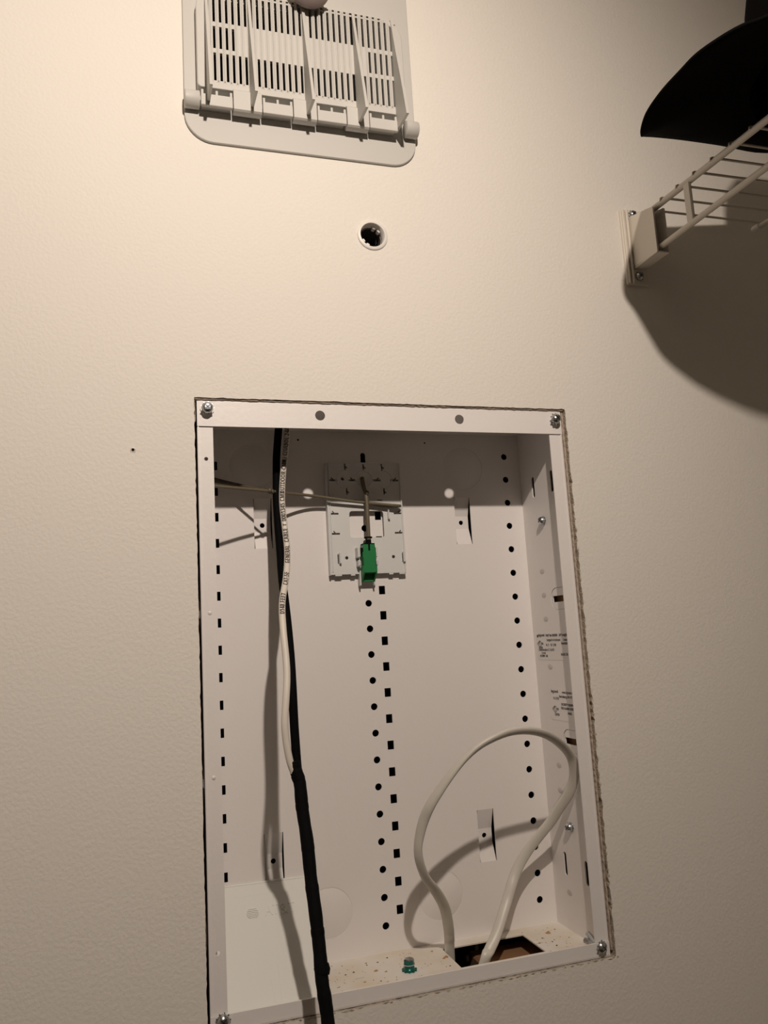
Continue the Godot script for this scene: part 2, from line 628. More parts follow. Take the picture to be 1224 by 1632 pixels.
	lathe(h, [[0.0, 0.0], [0.055, 0.0], [0.055, 0.012], [0.05, 0.016], [0.0, 0.016]], down, 32)
	rod(h, Vector3(foot.x, CEIL_Y - 0.014, foot.z), foot, 0.006)
	build(h, "canopy", M.porcelain, l)
	h = mb()
	lathe(h, [[0.0, -0.105], [0.018, -0.105], [0.021, -0.10], [0.021, -0.04], [0.017, -0.034], [0.0, -0.034]], axis, 28)
	build(h, "lamp_holder", M.porcelain, l)
	var b := mb()
	var prof := []
	for i in 15:
		var an := PI * i / 14.0
		prof.append([0.0165 * sin(an) if i > 0 and i < 14 else 0.0, -0.0165 * cos(an)])
	lathe(b, prof, axis, 24)
	var neck := mb()
	lathe(neck, [[0.0, -0.040], [0.0105, -0.040], [0.0115, -0.020], [0.0120, -0.0115], [0.0, -0.0115]], axis, 20)
	build(neck, "bulb_base", M.porcelain, l)
	build(b, "bulb", M.glow, l)

# ------------------------------------------------------------------ enclosure
func screw_at(parent: Node, at: Vector3, dir: Vector3, r: float, hgt: float, stem: float, called := "screw") -> MeshInstance3D:
	# pan-head screw with a cross recess; dir points out of the surface
	var zb := dir.normalized()
	var xb := Vector3.UP.cross(zb).normalized() if absf(zb.y) < 0.9 else Vector3.RIGHT
	var tr := Transform3D(Basis(xb, zb.cross(xb), zb), at)
	var st := mb()
	lathe(st, [[0.0, -stem], [r * 0.5, -stem], [r * 0.5, hgt * 0.05], [r, hgt * 0.05], [r, hgt * 0.35], [r * 0.86, hgt * 0.75], [r * 0.5, hgt * 0.96], [0.0, hgt]], tr, 20)
	# saw-tooth washer under the head
	for i in 9:
		var an := TAU * i / 9.0
		box(st, Vector3(r * 0.8, -r * 0.12, hgt * 0.02), Vector3(r * 1.18, r * 0.12, hgt * 0.16), 0.0, tr * Transform3D(Basis(Vector3.BACK, an), Vector3.ZERO))
	var o := build(st, called, M.zinc, parent)
	var cr := mb()
	for i in 2:
		box(cr, Vector3(-r * 0.62, -r * 0.13, hgt * 0.80), Vector3(r * 0.62, r * 0.13, hgt * 1.005), r * 0.03, tr * Transform3D(Basis(Vector3.BACK, PI / 4.0 + PI / 2.0 * i), Vector3.ZERO))
	build(cr, "cross_recess", M.zinc_dark, o)
	return o

func build_enclosure() -> void:
	var e := thing("wiring_enclosure", "white steel wiring enclosure recessed in the wall, open front and punched back", "enclosure")
	var t := 0.0012
	# --- back panel
	var f := []
	for i in 19:
		var c := Vector2(0.335, -0.0239 - i * INCH)
		f.append([cell(c, 0.008, 0.0062), circle(c, 0.0034, 18)])
	for i in range(-4, 13):
		var c := Vector2(0.1722, -0.1765 - i * INCH)
		f.append([cell(c, 0.0068, 0.0062), circle(c, 0.0034, 18)])
	for i in range(-4, 13):
		var c := Vector2(0.187, -0.1638 - i * INCH)
		f.append([cell(c, 0.00325, 0.00425), PackedVector2Array()])
	for i in 18:
		var c := Vector2(0.0222, -0.0365 - i * INCH)
		f.append([cell(c, 0.0036, 0.0043), PackedVector2Array()])
	f.append([cell(Vector2(0.1735, -0.0275), 0.0055, 0.0105), rounded(cell(Vector2(0.1743, -0.029), 0.0026, 0.0075), [0.0, 0.0, 0.0026, 0.0026])])
	for c in [Vector2(0.107, -0.0088), Vector2(0.2436, -0.0097)]:
		f.append([cell(c, 0.003, 0.003), circle(c, 0.0011, 10)])
	var tabs := [Vector2(0.0688, -0.0938), Vector2(0.2814, -0.0938), Vector2(0.0685, -0.4095), Vector2(0.2823, -0.4127)]
	for c in tabs:
		f.append([cell(c, 0.0090, 0.0250), PackedVector2Array()])
	var kos := [Vector2(0.0600, -0.0370), Vector2(0.2850, -0.0370), Vector2(0.1178, -0.4620), Vector2(0.2297, -0.4620)]
	for c in kos:
		f.append([cell(c, 0.0240, 0.0240), circle(c, 0.0229, 40)])
	var st := mb()
	panel(st, Vector3(0, 0, -ED), Vector3.RIGHT, Vector3.UP, Rect2(0, -EH, EW, EH), t, f)
	build(st, "back_panel", M.enamel, e)
	for c in kos:
		var k := mb()
		var tr := Transform3D(Basis(), Vector3(c.x, c.y, -ED))
		lathe(k, [[0.0, -t], [0.0232, -t], [0.0232, -0.0006], [0.02255, -0.0003], [0.0, -0.0003]], tr, 44)
		box(k, Vector3(-0.0016, 0.0222, -t), Vector3(0.0016, 0.0234, -0.00005), 0.0, tr)
		box(k, Vector3(-0.0016, -0.0234, -t), Vector3(0.0016, -0.0222, -0.00005), 0.0, tr)
		build(k, "knockout", M.enamel, e)
	for c in tabs:
		# strip pressed back into the wall, sheared free along both long sides
		var k := mb()
		var hw := 0.0083
		var d := 0.0066
		var ys := [0.0250, 0.0055, -0.0080, -0.0250]
		var zs := [0.0, -d, -d, 0.0]
		for i in 3:
			var feats := []
			var y0: float = ys[i]
			var y1: float = ys[i + 1]
			var a := Vector3(c.x, c.y + y1, -ED + zs[i + 1])
			var b := Vector3(c.x, c.y + y0, -ED + zs[i])
			var up := b - a
			if i == 1:
				feats.append([cell(Vector2(0, up.length() / 2.0), 0.0035, 0.0035), circle(Vector2(0, up.length() / 2.0), 0.0024, 16)])
			panel(k, a, Vector3.RIGHT, up.normalized(), Rect2(-hw, 0, hw * 2.0, up.length()), t, feats)
		build(k, "mounting_tab", M.enamel, e)
	# --- right and left sides
	for s in 2:
		f = []
		var x: float = EW - 0.0015 if s == 1 else 0.0015
		var sgn := 1.0 if s == 1 else -1.0   # panel x axis is z (right side) or -z (left side)
		for q in [[-0.0655, -0.063], [-0.0259, -0.064], [-0.0657, -0.4425], [-0.0258, -0.442]]:
			var c := Vector2(q[0] * sgn, q[1])
			f.append([cell(c, 0.004, 0.0135), rounded(cell(c, 0.0027, 0.0112), [0.0026, 0.0026, 0.0026, 0.0026], 4)])
		for y in [-0.1826, -0.3215]:
			var r := cell(Vector2(-0.0302 * sgn, y), 0.0180, 0.0110)
			f.append([cell(r.get_center(), 0.0190, 0.0120), rounded(r, [0.0109, 0.0109, 0.0109, 0.0109], 12)])
		st = mb()
		var ax := Vector3.BACK if s == 1 else Vector3.FORWARD
		panel(st, Vector3(x, 0, 0), ax, Vector3.UP, Rect2(-ED if s == 1 else 0.0, -EH, ED, EH), t, f)
		build(st, "side_panel", M.enamel, e)
		for y in [-0.1826, -0.3215]:
			# oblong knockout, slit by a slot that opens towards the front
			var r := cell(Vector2(-0.0299 * sgn, y - 0.0001), 0.0173, 0.0107)
			var notch := cell(Vector2((-0.0446 + 0.02) * sgn, y - 0.0002), 0.0200, 0.0031)
			for piece in Geometry2D.clip_polygons(rounded(r, [0.0106, 0.0106, 0.0106, 0.0106], 12), PackedVector2Array([notch.position, Vector2(notch.end.x, notch.position.y), notch.end, Vector2(notch.position.x, notch.end.y)])):
				var k := mb()
				prism(k, piece, Vector3(x + sgn * 0.0003, 0, 0), ax, Vector3.UP, t)
				build(k, "knockout", M.enamel, e)
	# --- top and floor sheets
	st = mb()
	panel(st, Vector3(0, 0, 0), Vector3.RIGHT, Vector3.BACK, Rect2(0, -ED, EW, ED), t, [[Rect2(0.055, -0.07, 0.05, 0.05), PackedVector2Array()]])
	build(st, "top_panel", M.enamel, e)
	st = mb()
	f = [[Rect2(0.2215, -0.0300 - 0.0470, 0.0838, 0.0470), PackedVector2Array()]]
	# panel axes: x right, y = -z so that the sheet faces up
	f = [[Rect2(0.2215, 0.0300, 0.0838, 0.0470), PackedVector2Array()]]
	for q in [[0.1324, 0.0477, 0.0042], [0.2165, 0.0506, 0.0040], [0.3098, 0.0502, 0.0040]]:
		if q[0] < 0.2215 - 0.005 or q[0] > 0.306:
			f.append([Rect2(q[0] - q[2], q[1] - 0.0006, q[2] * 2.0, 0.0012), PackedVector2Array()])
	panel(st, Vector3(0, -EH + 0.0015, 0), Vector3.RIGHT, Vector3.FORWARD, Rect2(0, 0, EW, ED), t, f)
	build(st, "floor_panel", M.enamel_floor, e)
	# --- front flanges
	st = mb()
	var tf := []
	for x in [0.1089, 0.2449]:
		tf.append([cell(Vector2(x, -0.0098), 0.0065, 0.0065), circle(Vector2(x, -0.0098), 0.0046, 26)])
	panel(st, Vector3(0, 0, 0.0004), Vector3.RIGHT, Vector3.UP, Rect2(0, -0.022, EW, 0.022), 0.0013, tf)
	build(st, "flange", M.enamel, e)
	st = mb()
	tf = []
	for y in [-0.0508, -0.4484]:
		tf.append([cell(Vector2(0.0071, y), 0.003, 0.003), circle(Vector2(0.0071, y), 0.0017, 14)])
	panel(st, Vector3(0, 0, -0.0006), Vector3.RIGHT, Vector3.UP, Rect2(0, -EH + 0.0128, 0.0134, EH - 0.0128 - 0.0230), 0.0012, tf)
	build(st, "flange", M.enamel, e)
	st = mb()
	panel(st, Vector3(0, 0, -0.0006), Vector3.RIGHT, Vector3.UP, Rect2(EW - 0.0137, -EH + 0.0128, 0.0137, EH - 0.0128 - 0.0230), 0.0012, [])
	build(st, "flange", M.enamel, e)
	st = mb()
	panel(st, Vector3(0, 0, 0.0004), Vector3.RIGHT, Vector3.UP, Rect2(0, -EH, EW, 0.0125), 0.0013, [])
	box(st, Vector3(0.001, -EH, -0.006), Vector3(EW - 0.001, -EH + 0.0014, 0.0004))
	build(st, "flange", M.enamel, e)
	# painted-over dimples on the left flange
	for y in [-0.1827, -0.3155]:
		var k := mb()
		lathe(k, [[0.0018, 0.0], [0.0016, 0.00025], [0.0, 0.0003]], Transform3D(Basis(), Vector3(0.0071, y, -0.0006)), 14)
		build(k, "dimple", M.sticker, e)
	# --- screws
	screw_at(e, Vector3(0.0086, -0.0070, 0.0042), Vector3(0, 0, 1), 0.0050, 0.0052, 0.02)
	screw_at(e, Vector3(0.3455, -0.0080, 0.0042), Vector3(0.15, 0.05, 1), 0.0050, 0.0052, 0.02)
	screw_at(e, Vector3(0.3445, -0.4965, 0.0016), Vector3(0.35, -0.06, 1), 0.0050, 0.0046, 0.018)
	screw_at(e, Vector3(0.0096, -0.4965, 0.0022), Vector3(0, 0, 1), 0.0050, 0.0046, 0.018)
	var pin := mb()
	rod(pin, Vector3(0.3425, -0.4905, -0.016), Vector3(0.3425, -0.4955, -0.001), 0.0025)
	build(pin, "screw_tip", M.zinc, e)
	screw_at(e, Vector3(EW - 0.0025, -0.1016, -0.0490), Vector3(-1, 0.1, 0.25), 0.0042, 0.0050, 0.006)
	screw_at(e, Vector3(EW - 0.0025, -0.4043, -0.0478), Vector3(-1, 0.0, 0.3), 0.0042, 0.0050, 0.006)
	# green ground screw on the floor sheet
	var g := mb()
	var gt := Transform3D(Basis(Vector3.RIGHT, -PI / 2.0), Vector3(0.1775, -EH + 0.0015, -0.0440))
	lathe(g, [[0.0, 0.0], [0.0056, 0.0], [0.0056, 0.0012], [0.0044, 0.0014], [0.0044, 0.0050], [0.0, 0.0050]], gt, 18)
	for i in 10:
		box(g, Vector3(0.0052, -0.0008, 0.0002), Vector3(0.0068, 0.0008, 0.0014), 0.0, gt * Transform3D(Basis(Vector3.BACK, TAU * i / 10.0), Vector3.ZERO))
	var gs := build(g, "grounding_screw", M.teal, e)
	gs.set_meta("label", "green grounding screw on the enclosure floor")
	g = mb()
	lathe(g, [[0.0, 0.0050], [0.0051, 0.0050], [0.0051, 0.0060], [0.0, 0.0060]], gt, 20)
	lathe(g, [[0.0, 0.0090], [0.0047, 0.0090], [0.0042, 0.0100], [0.0, 0.0102]], gt, 6, false)
	build(g, "hex_head", M.zinc, gs)
	g = mb()
	lathe(g, [[0.0, 0.0060], [0.0048, 0.0060], [0.0048, 0.0090], [0.0, 0.0090]], gt, 6, false)
	build(g, "painted_band", M.teal, gs)
	# --- spot-weld marks on the right side
	for q in [[-0.0618, -0.153], [-0.0622, -0.1777], [-0.0626, -0.2022], [-0.062, -0.2507], [-0.0617, -0.2990], [-0.0615, -0.3479], [-0.0634, -0.3725], [-0.0625, -0.4690]]:
		var k := mb()
		lathe(k, [[0.0032, 0.0], [0.0028, 0.00012], [0.0, 0.00016]], Transform3D(Basis(Vector3.UP, -PI / 2.0).scaled(Vector3(1, 0.9, 1.5)), Vector3(EW - 0.0015, q[1], q[0])), 18)
		build(k, "weld_mark", M.smudge, e)
	# --- printed labels on the right side
	var px := EW - 0.0015 - 0.0002
	for s in 2:
		var lab := mb()
		var r := Rect2(-0.0868, -0.2436, 0.072, 0.0268) if s == 0 else Rect2(-0.0690, -0.3030, 0.060, 0.0310)
		prism(lab, rounded(r, [0.003, 0.003, 0.003, 0.003]), Vector3(px, 0, 0), Vector3.BACK, Vector3.UP, 0.00018)
		var lo := build(lab, "label_sticker", M.sticker if s == 0 else M.enamel, e)
		lo.set_meta("label", "printed label with %s" % ("part number and listing mark" if s == 0 else "address and listing mark"))
		var tx := mb()
		var X := px - 0.0001
		var w := func(txt: String, em: float, z: float, y: float, bold: bool, sq: float) -> void:
			put_text(tx, txt, em, Vector3(X, y, z), Vector3.BACK, Vector3.UP, bold, sq)
		if s == 0:
			box(tx, Vector3(X - 0.00005, -0.2205, -0.0846), Vector3(X, -0.2178, -0.0818))
			w.call("legrand", 0.0036, -0.0810, -0.2205, true, 1.0)
			w.call("PART No EN2050  - 20\" Length", 0.0034, -0.0655, -0.2208, true, 0.9)
			w.call("Designed For Enclosures", 0.0026, -0.0640, -0.2254, false, 0.8)
			w.call("Compatible", 0.0026, -0.0305, -0.2254, false, 0.8)
			w.call("N. P.   SK 1208", 0.0034, -0.0660, -0.2305, false, 0.95)
			w.call("Ventilation", 0.0026, -0.0350, -0.2290, true, 1.0)
			w.call("Communications CL 2 GJ ACD", 0.0029, -0.0828, -0.2352, false, 0.78)
			w.call("Circuit", 0.0022, -0.0770, -0.2385, false, 0.9)
			w.call("E123991  GR", 0.0024, -0.0810, -0.2415, true, 0.9)
			w.call("MADE IN", 0.0034, -0.0370, -0.2400, false, 1.0)
		else:
			w.call("legrand", 0.0036, -0.0642, -0.2770, true, 1.1)
			w.call("www.legrand.us", 0.0027, -0.0420, -0.2770, false, 0.9)
			w.call("Harrisburg, PA 17110", 0.0027, -0.0485, -0.2813, true, 0.9)
			w.call("UL LISTED", 0.0020, -0.0605, -0.2835, false, 0.8)
			w.call("SECURITY EQUIPMENT", 0.0027, -0.0455, -0.2888, true, 0.85)
			w.call("FIRE ALARM EQUIPMENT", 0.0027, -0.0465, -0.2925, true, 0.85)
			w.call("84U3", 0.0025, -0.0340, -0.2970, true, 1.0)
			w.call("LISTED", 0.0020, -0.0600, -0.2995, true, 0.9)
		# listing mark: ring with two letters
		var cz := -0.0795 if s == 0 else -0.0590
		var cy := -0.2273 if s == 0 else -0.2925
		for i in 28:
			var a0 := TAU * i / 28.0
			var a1 := TAU * (i + 1) / 28.0
			var g2 := func(an: float, rr: float) -> Vector3: return Vector3(X, cy + sin(an) * rr, cz + cos(an) * rr)
			quad(tx, g2.call(a0, 0.0027), g2.call(a0, 0.0034), g2.call(a1, 0.0034), g2.call(a1, 0.0027))
		w.call("U", 0.0034, cz - 0.0018, cy - 0.0002, true, 1.0)
		w.call("L", 0.0034, cz - 0.0003, cy - 0.0024, true, 1.0)
		w.call("C", 0.0022, cz - 0.0052, cy - 0.0016, true, 1.0)
		w.call("US", 0.0018, cz + 0.0038, cy - 0.0016, true, 1.0)
		if s == 0:
			w.call("LISTED", 0.0022, cz - 0.0026, cy - 0.0058, true, 0.8)
		build(tx, "lettering", M.ink, lo)

# ------------------------------------------------------------------ vent
func build_vent() -> void:
	var v := thing("vent_register", "grey-white plastic vent with vertical slots and fins, high on the wall", "vent")
	var zb := WZ
	var zf := 0.0165
	# base plate with round corners and an opening behind the slots
	var st := mb()
	var body := Rect2(-0.0056, 0.2434, 0.2230, 0.215)
	var outline := rounded(body, [0.026, 0.026, 0.026, 0.026], 10)
	var hole := Rect2(0.0125, 0.2950, 0.1870, 0.0960)
	# ring from the outline to the opening
	var c := hole.get_center()
	var hp := PackedVector2Array([hole.position, Vector2(hole.end.x, hole.position.y), hole.end, Vector2(hole.position.x, hole.end.y)])
	ring_plate(st, outline, hp, c, zb + 0.0030, 0.0030)
	build(st, "base_plate", M.vent, v)
	# grille frame: raised shell
	st = mb()
	var go := rounded(Rect2(0.0058, 0.2905, 0.2000, 0.1040), [0.004, 0.004, 0.022, 0.022], 8)
	var inner := Rect2(0.0135, 0.2985, 0.1840, 0.0945)
	var ip := rounded(inner, [0.001, 0.001, 0.017, 0.017], 6)
	ring_plate(st, go, ip, inner.get_center(), zf, 0.0105)
	build(st, "grille_frame", M.vent, v)
	# slots between slats
	var xs := []
	for i in 16:
		xs.append(0.0161 + 0.00578 * i)
	for i in 15:
		xs.append(0.1131 + 0.0058 * i)
	var sw := 0.0011
	var lo_y := 0.2965
	var hi_y := 0.3935
	# slat between neighbouring slots
	for i in xs.size() - 1:
		var a: float = xs[i] + sw
		var b: float = xs[i + 1] - sw
		var top := hi_y
		if a > 0.176:
			top = hi_y - pow(maxf(0.0, (a - 0.176) / 0.022), 2.0) * 0.010
		elif b < 0.035:
			top = hi_y - pow(maxf(0.0, (0.035 - b) / 0.022), 2.0) * 0.010
		var s := mb()
		box(s, Vector3(a, lo_y, zf - 0.0040), Vector3(b, top, zf + 0.0002), 0.0003)
		# narrow bead that runs the length of the slat
		var mid := (a + b) / 2.0
		box(s, Vector3(mid - 0.0007, lo_y + 0.001, zf), Vector3(mid + 0.0007, top - 0.001, zf + 0.0013), 0.0004)
		build(s, "slat", M.vent, v)
	# crossbars close the slots at the row ends
	for q in [[0.0143, 0.2000, 0.2955, 0.2985], [0.0143, 0.2000, 0.3893, 0.3912]]:
		var s := mb()
		box(s, Vector3(q[0], q[2], zf - 0.004), Vector3(q[1], q[3], zf - 0.0001), 0.0002)
		build(s, "crossbar", M.vent, v)
	for q in [[0.0143, 0.0420], [0.1685, 0.1960]]:
		for y in [[0.3270, 0.3315], [0.3540, 0.3587]]:
			var s := mb()
			box(s, Vector3(q[0], y[0], zf - 0.004), Vector3(q[1], y[1], zf - 0.0001), 0.0002)
			build(s, "crossbar", M.vent, v)
	for q in [[0.0405, 0.0543], [0.0543, 0.1060], [0.1060, 0.1561], [0.1561, 0.1690]]:
		var s := mb()
		box(s, Vector3(q[0], 0.3270, zf - 0.004), Vector3(q[1], 0.3587, zf - 0.0001), 0.0002)
		build(s, "blank_panel", M.vent, v)
	# fins
	for x in [0.0150, 0.0543, 0.1060, 0.1561, 0.1959]:
		var s := mb()
		var base := 0.0175
		var pr := PackedVector2Array([Vector2(0.2745, 0.0120), Vector2(0.3935, 0.0120), Vector2(0.3935, 0.0172), Vector2(0.3500, 0.0268), Vector2(0.3180, 0.0352), Vector2(0.2765, 0.0445), Vector2(0.2727, 0.0452), Vector2(0.2725, 0.0440), Vector2(0.2745, base)])
		# x of the outline is y in the world, its y is z
		prism(s, pr, Vector3(x + 0.0013, 0, 0), Vector3.UP, Vector3.BACK, 0.0026)
		build(s, "fin", M.vent, v)
	# hinge: two round caps, flat clips and half-round barrels between them
	for q in [[-0.0058, 0.0076], [0.2042, 0.2172]]:
		var s := mb()
		var tr := Transform3D(Basis(Vector3.UP, PI / 2.0), Vector3(q[0], 0.2790, 0.0125))
		var L: float = q[1] - q[0]
		lathe(s, [[0.0, 0.0], [0.0074, 0.0], [0.0080, 0.0006], [0.0080, L - 0.0006], [0.0074, L], [0.0, L]], tr, 28)
		build(s, "hinge_cap", M.vent, v)
	for q in [[0.0083, 0.0366], [0.0640, 0.0920], [0.1155, 0.1435], [0.1665, 0.1945]]:
		var s := mb()
		box(s, Vector3(q[0], 0.2706, 0.0160), Vector3(q[1], 0.2818, 0.0198), 0.0004)
		for k in 3:
			var x: float = lerpf(q[0] + 0.0013, q[1] - 0.0013, k / 2.0)
			box(s, Vector3(x - 0.0011, 0.2806, 0.0162), Vector3(x + 0.0011, 0.2864, 0.0190), 0.0003)
		box(s, Vector3(q[0] + 0.001, 0.2740, 0.0060), Vector3(q[1] - 0.001, 0.2780, 0.0162))
		build(s, "hinge_clip", M.vent, v)
	for q in [[0.0374, 0.0632], [0.0928, 0.1147], [0.1443, 0.1657]]:
		var s := mb()
		var pr := PackedVector2Array([Vector2(0.2752, 0.0060), Vector2(0.2915, 0.0060), Vector2(0.2915, 0.0172), Vector2(0.2890, 0.0198), Vector2(0.2706, 0.0198), Vector2(0.2695, 0.0180), Vector2(0.2690, 0.0150), Vector2(0.2693, 0.0120), Vector2(0.2705, 0.0095), Vector2(0.2728, 0.0074)])
		prism(s, pr, Vector3(q[1], 0, 0), Vector3.UP, Vector3.BACK, q[1] - q[0])
		build(s, "hinge_barrel", M.vent, v)
	# knob at the top edge of the grille
	var s := mb()
	var prof := []
	for i in 13:
		var an := PI * i / 12.0
		prof.append([maxf(0.0, 0.0175 * sin(an)), -0.0175 * cos(an)])
	prof[0] = [0.0, -0.0175]
	prof[12] = [0.0, 0.0175]
	lathe(s, prof, Transform3D(Basis().scaled(Vector3(1.12, 0.95, 0.7)), Vector3(0.1105, 0.3985, 0.0285)), 28)
	var kb := build(s, "knob", M.mauve, v)
	kb.set_meta("label", "mauve rounded knob at the top of the vent")
	# dark duct behind the slots
	s = mb()
	var x0 := 0.0125
	var x1 := 0.1995
	var y0 := 0.2950
	var y1 := 0.3910
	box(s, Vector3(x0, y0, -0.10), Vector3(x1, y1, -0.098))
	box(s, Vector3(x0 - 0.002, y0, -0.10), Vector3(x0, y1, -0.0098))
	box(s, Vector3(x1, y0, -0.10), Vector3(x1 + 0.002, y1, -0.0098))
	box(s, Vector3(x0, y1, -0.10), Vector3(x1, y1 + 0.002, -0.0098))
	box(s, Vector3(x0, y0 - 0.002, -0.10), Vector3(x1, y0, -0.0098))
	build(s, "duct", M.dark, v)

func ring_plate(st: SurfaceTool, outer: PackedVector2Array, inner: PackedVector2Array, c: Vector2, z: float, t: float) -> void:
	var angs := []
	for p in outer:
		angs.append(fposmod((p - c).angle(), TAU))
	for p in inner:
		angs.append(fposmod((p - c).angle(), TAU))
	angs.sort()
	var o := PackedVector2Array()
	var n := PackedVector2Array()
	for i in angs.size():
		if i > 0 and angs[i] - angs[i - 1] < 1e-4:
			continue
		o.append(ray_poly(outer, c, angs[i]))
		n.append(ray_poly(inner, c, angs[i]))
	var f := func(p: Vector2, d: float) -> Vector3: return Vector3(p.x, p.y, z - d)
	for k in o.size():
		var k2 := (k + 1) % o.size()
		var sh0 := o[k] + (c - o[k]).normalized() * 0.0006
		var sh1 := o[k2] + (c - o[k2]).normalized() * 0.0006
		quad(st, f.call(n[k], 0.0), f.call(sh0, 0.0), f.call(sh1, 0.0), f.call(n[k2], 0.0))
		quad(st, f.call(sh0, 0.0), f.call(o[k], 0.0006), f.call(o[k2], 0.0006), f.call(sh1, 0.0))
		quad(st, f.call(n[k], t), f.call(n[k2], t), f.call(o[k2], t), f.call(o[k], t))
		quad(st, f.call(o[k], t), f.call(o[k2], t), f.call(o[k2], 0.0006), f.call(o[k], 0.0006))
		quad(st, f.call(n[k], 0.0), f.call(n[k2], 0.0), f.call(n[k2], t), f.call(n[k], t))

# ------------------------------------------------------------------ shelf
func build_shelf() -> void:
	var b := thing("shelf_bracket", "white plastic end bracket screwed to the wall, holding the wire shelf", "bracket")
	var st := mb()
	box(st, Vector3(0.4452, 0.1403, WZ), Vector3(0.4720, 0.2258, WZ + 0.0030), 0.0008)
	box(st, Vector3(0.4462, 0.1412, WZ + 0.0029), Vector3(0.4490, 0.2250, WZ + 0.0052), 0.0010)
	box(st, Vector3(0.4503, 0.1412, WZ + 0.0029), Vector3(0.4532, 0.2250, WZ + 0.0060), 0.0010)
	build(st, "wall_plate", M.bracket, b)
	st = mb()
	# channel that takes the rail ends: left cheek, right cheek, bottom, back
	var lp := PackedVector2Array([Vector2(0.1600, 0.0055), Vector2(0.2165, 0.0055), Vector2(0.2068, 0.0460), Vector2(0.2060, 0.0470), Vector2(0.1585, 0.0470), Vector2(0.1575, 0.0460)])
	prism(st, lp, Vector3(0.4560, 0, 0), Vector3.UP, Vector3.BACK, 0.0017)
	prism(st, lp, Vector3(0.4690, 0, 0), Vector3.UP, Vector3.BACK, 0.0014)
	box(st, Vector3(0.4545, 0.1576, 0.0055), Vector3(0.4690, 0.1592, 0.0468), 0.0004)
	box(st, Vector3(0.4545, 0.1590, 0.0055), Vector3(0.4690, 0.2160, 0.0120), 0.0004)
	build(st, "rail_pocket", M.bracket, b)
	screw_at(b, Vector3(0.4598, 0.2200, WZ + 0.0034), Vector3(0, 0, 1), 0.0044, 0.0040, 0.003)
	screw_at(b, Vector3(0.4600, 0.1502, WZ + 0.0034), Vector3(0, 0, 1), 0.0044, 0.0040, 0.003)
	# wire shelf
	var s := thing("wire_shelf", "white coated wire shelf running forward from the end bracket under the hat", "shelf")
	var zEnd := 1.15
	var up := Vector3(0.4617, 0.2097, 0.013)
	var lowr := Vector3(0.4612, 0.1650, 0.013)
	var slope := Vector3(0, -0.0355, 1.0).normalized()
	var slope2 := Vector3(0, -0.008, 1.0).normalized()
	st = mb()
	rod(st, up, up + slope * zEnd, 0.0032, 18)
	build(st, "front_rail", M.shelf, s)
	st = mb()
	rod(st, lowr, lowr + slope2 * zEnd, 0.0030, 18)
	build(st, "front_rail", M.shelf, s)
	for i in 4:
		var z := 0.093 + 0.29 * i
		st = mb()
		var yt: float = (up + slope * (z - 0.013)).y
		var yb: float = (lowr + slope2 * (z - 0.013)).y
		box(st, Vector3(0.4590, yb - 0.001, z - 0.0050), Vector3(0.4622, yt + 0.001, z + 0.0050), 0.0012)
		build(st, "strut", M.shelf, s)
	for k in [[0.603, 0.0265], [0.778, 0.0200]]:
		st = mb()
		var p := Vector3(k[0], 0.2085, k[1])
		rod(st, p, p + slope * (zEnd - 0.02), 0.0029, 16)
		build(st, "support_rail", M.shelf, s)
		st = mb()
		rod(st, p - slope * 0.004, p + slope * 0.006, 0.0040, 16)
		build(st, "end_cap", M.white_plastic, s)
	for i in 45:
		var z := 0.0305 + 0.0249 * i
		if z > zEnd - 0.02:
			break
		var y: float = (up + slope * (z - 0.013)).y + 0.0036
		st = mb()
		var path := PackedVector3Array([Vector3(0.4583, y - 0.0034, z), Vector3(0.4588, y - 0.0008, z), Vector3(0.4606, y, z), Vector3(0.62, y, z + 0.0012), Vector3(0.782, y, z)])
		sweep(st, path, 0.0012, 0.0012, [Vector3(0, 0, 1)], 8)
		build(st, "deck_wire", M.shelf, s)

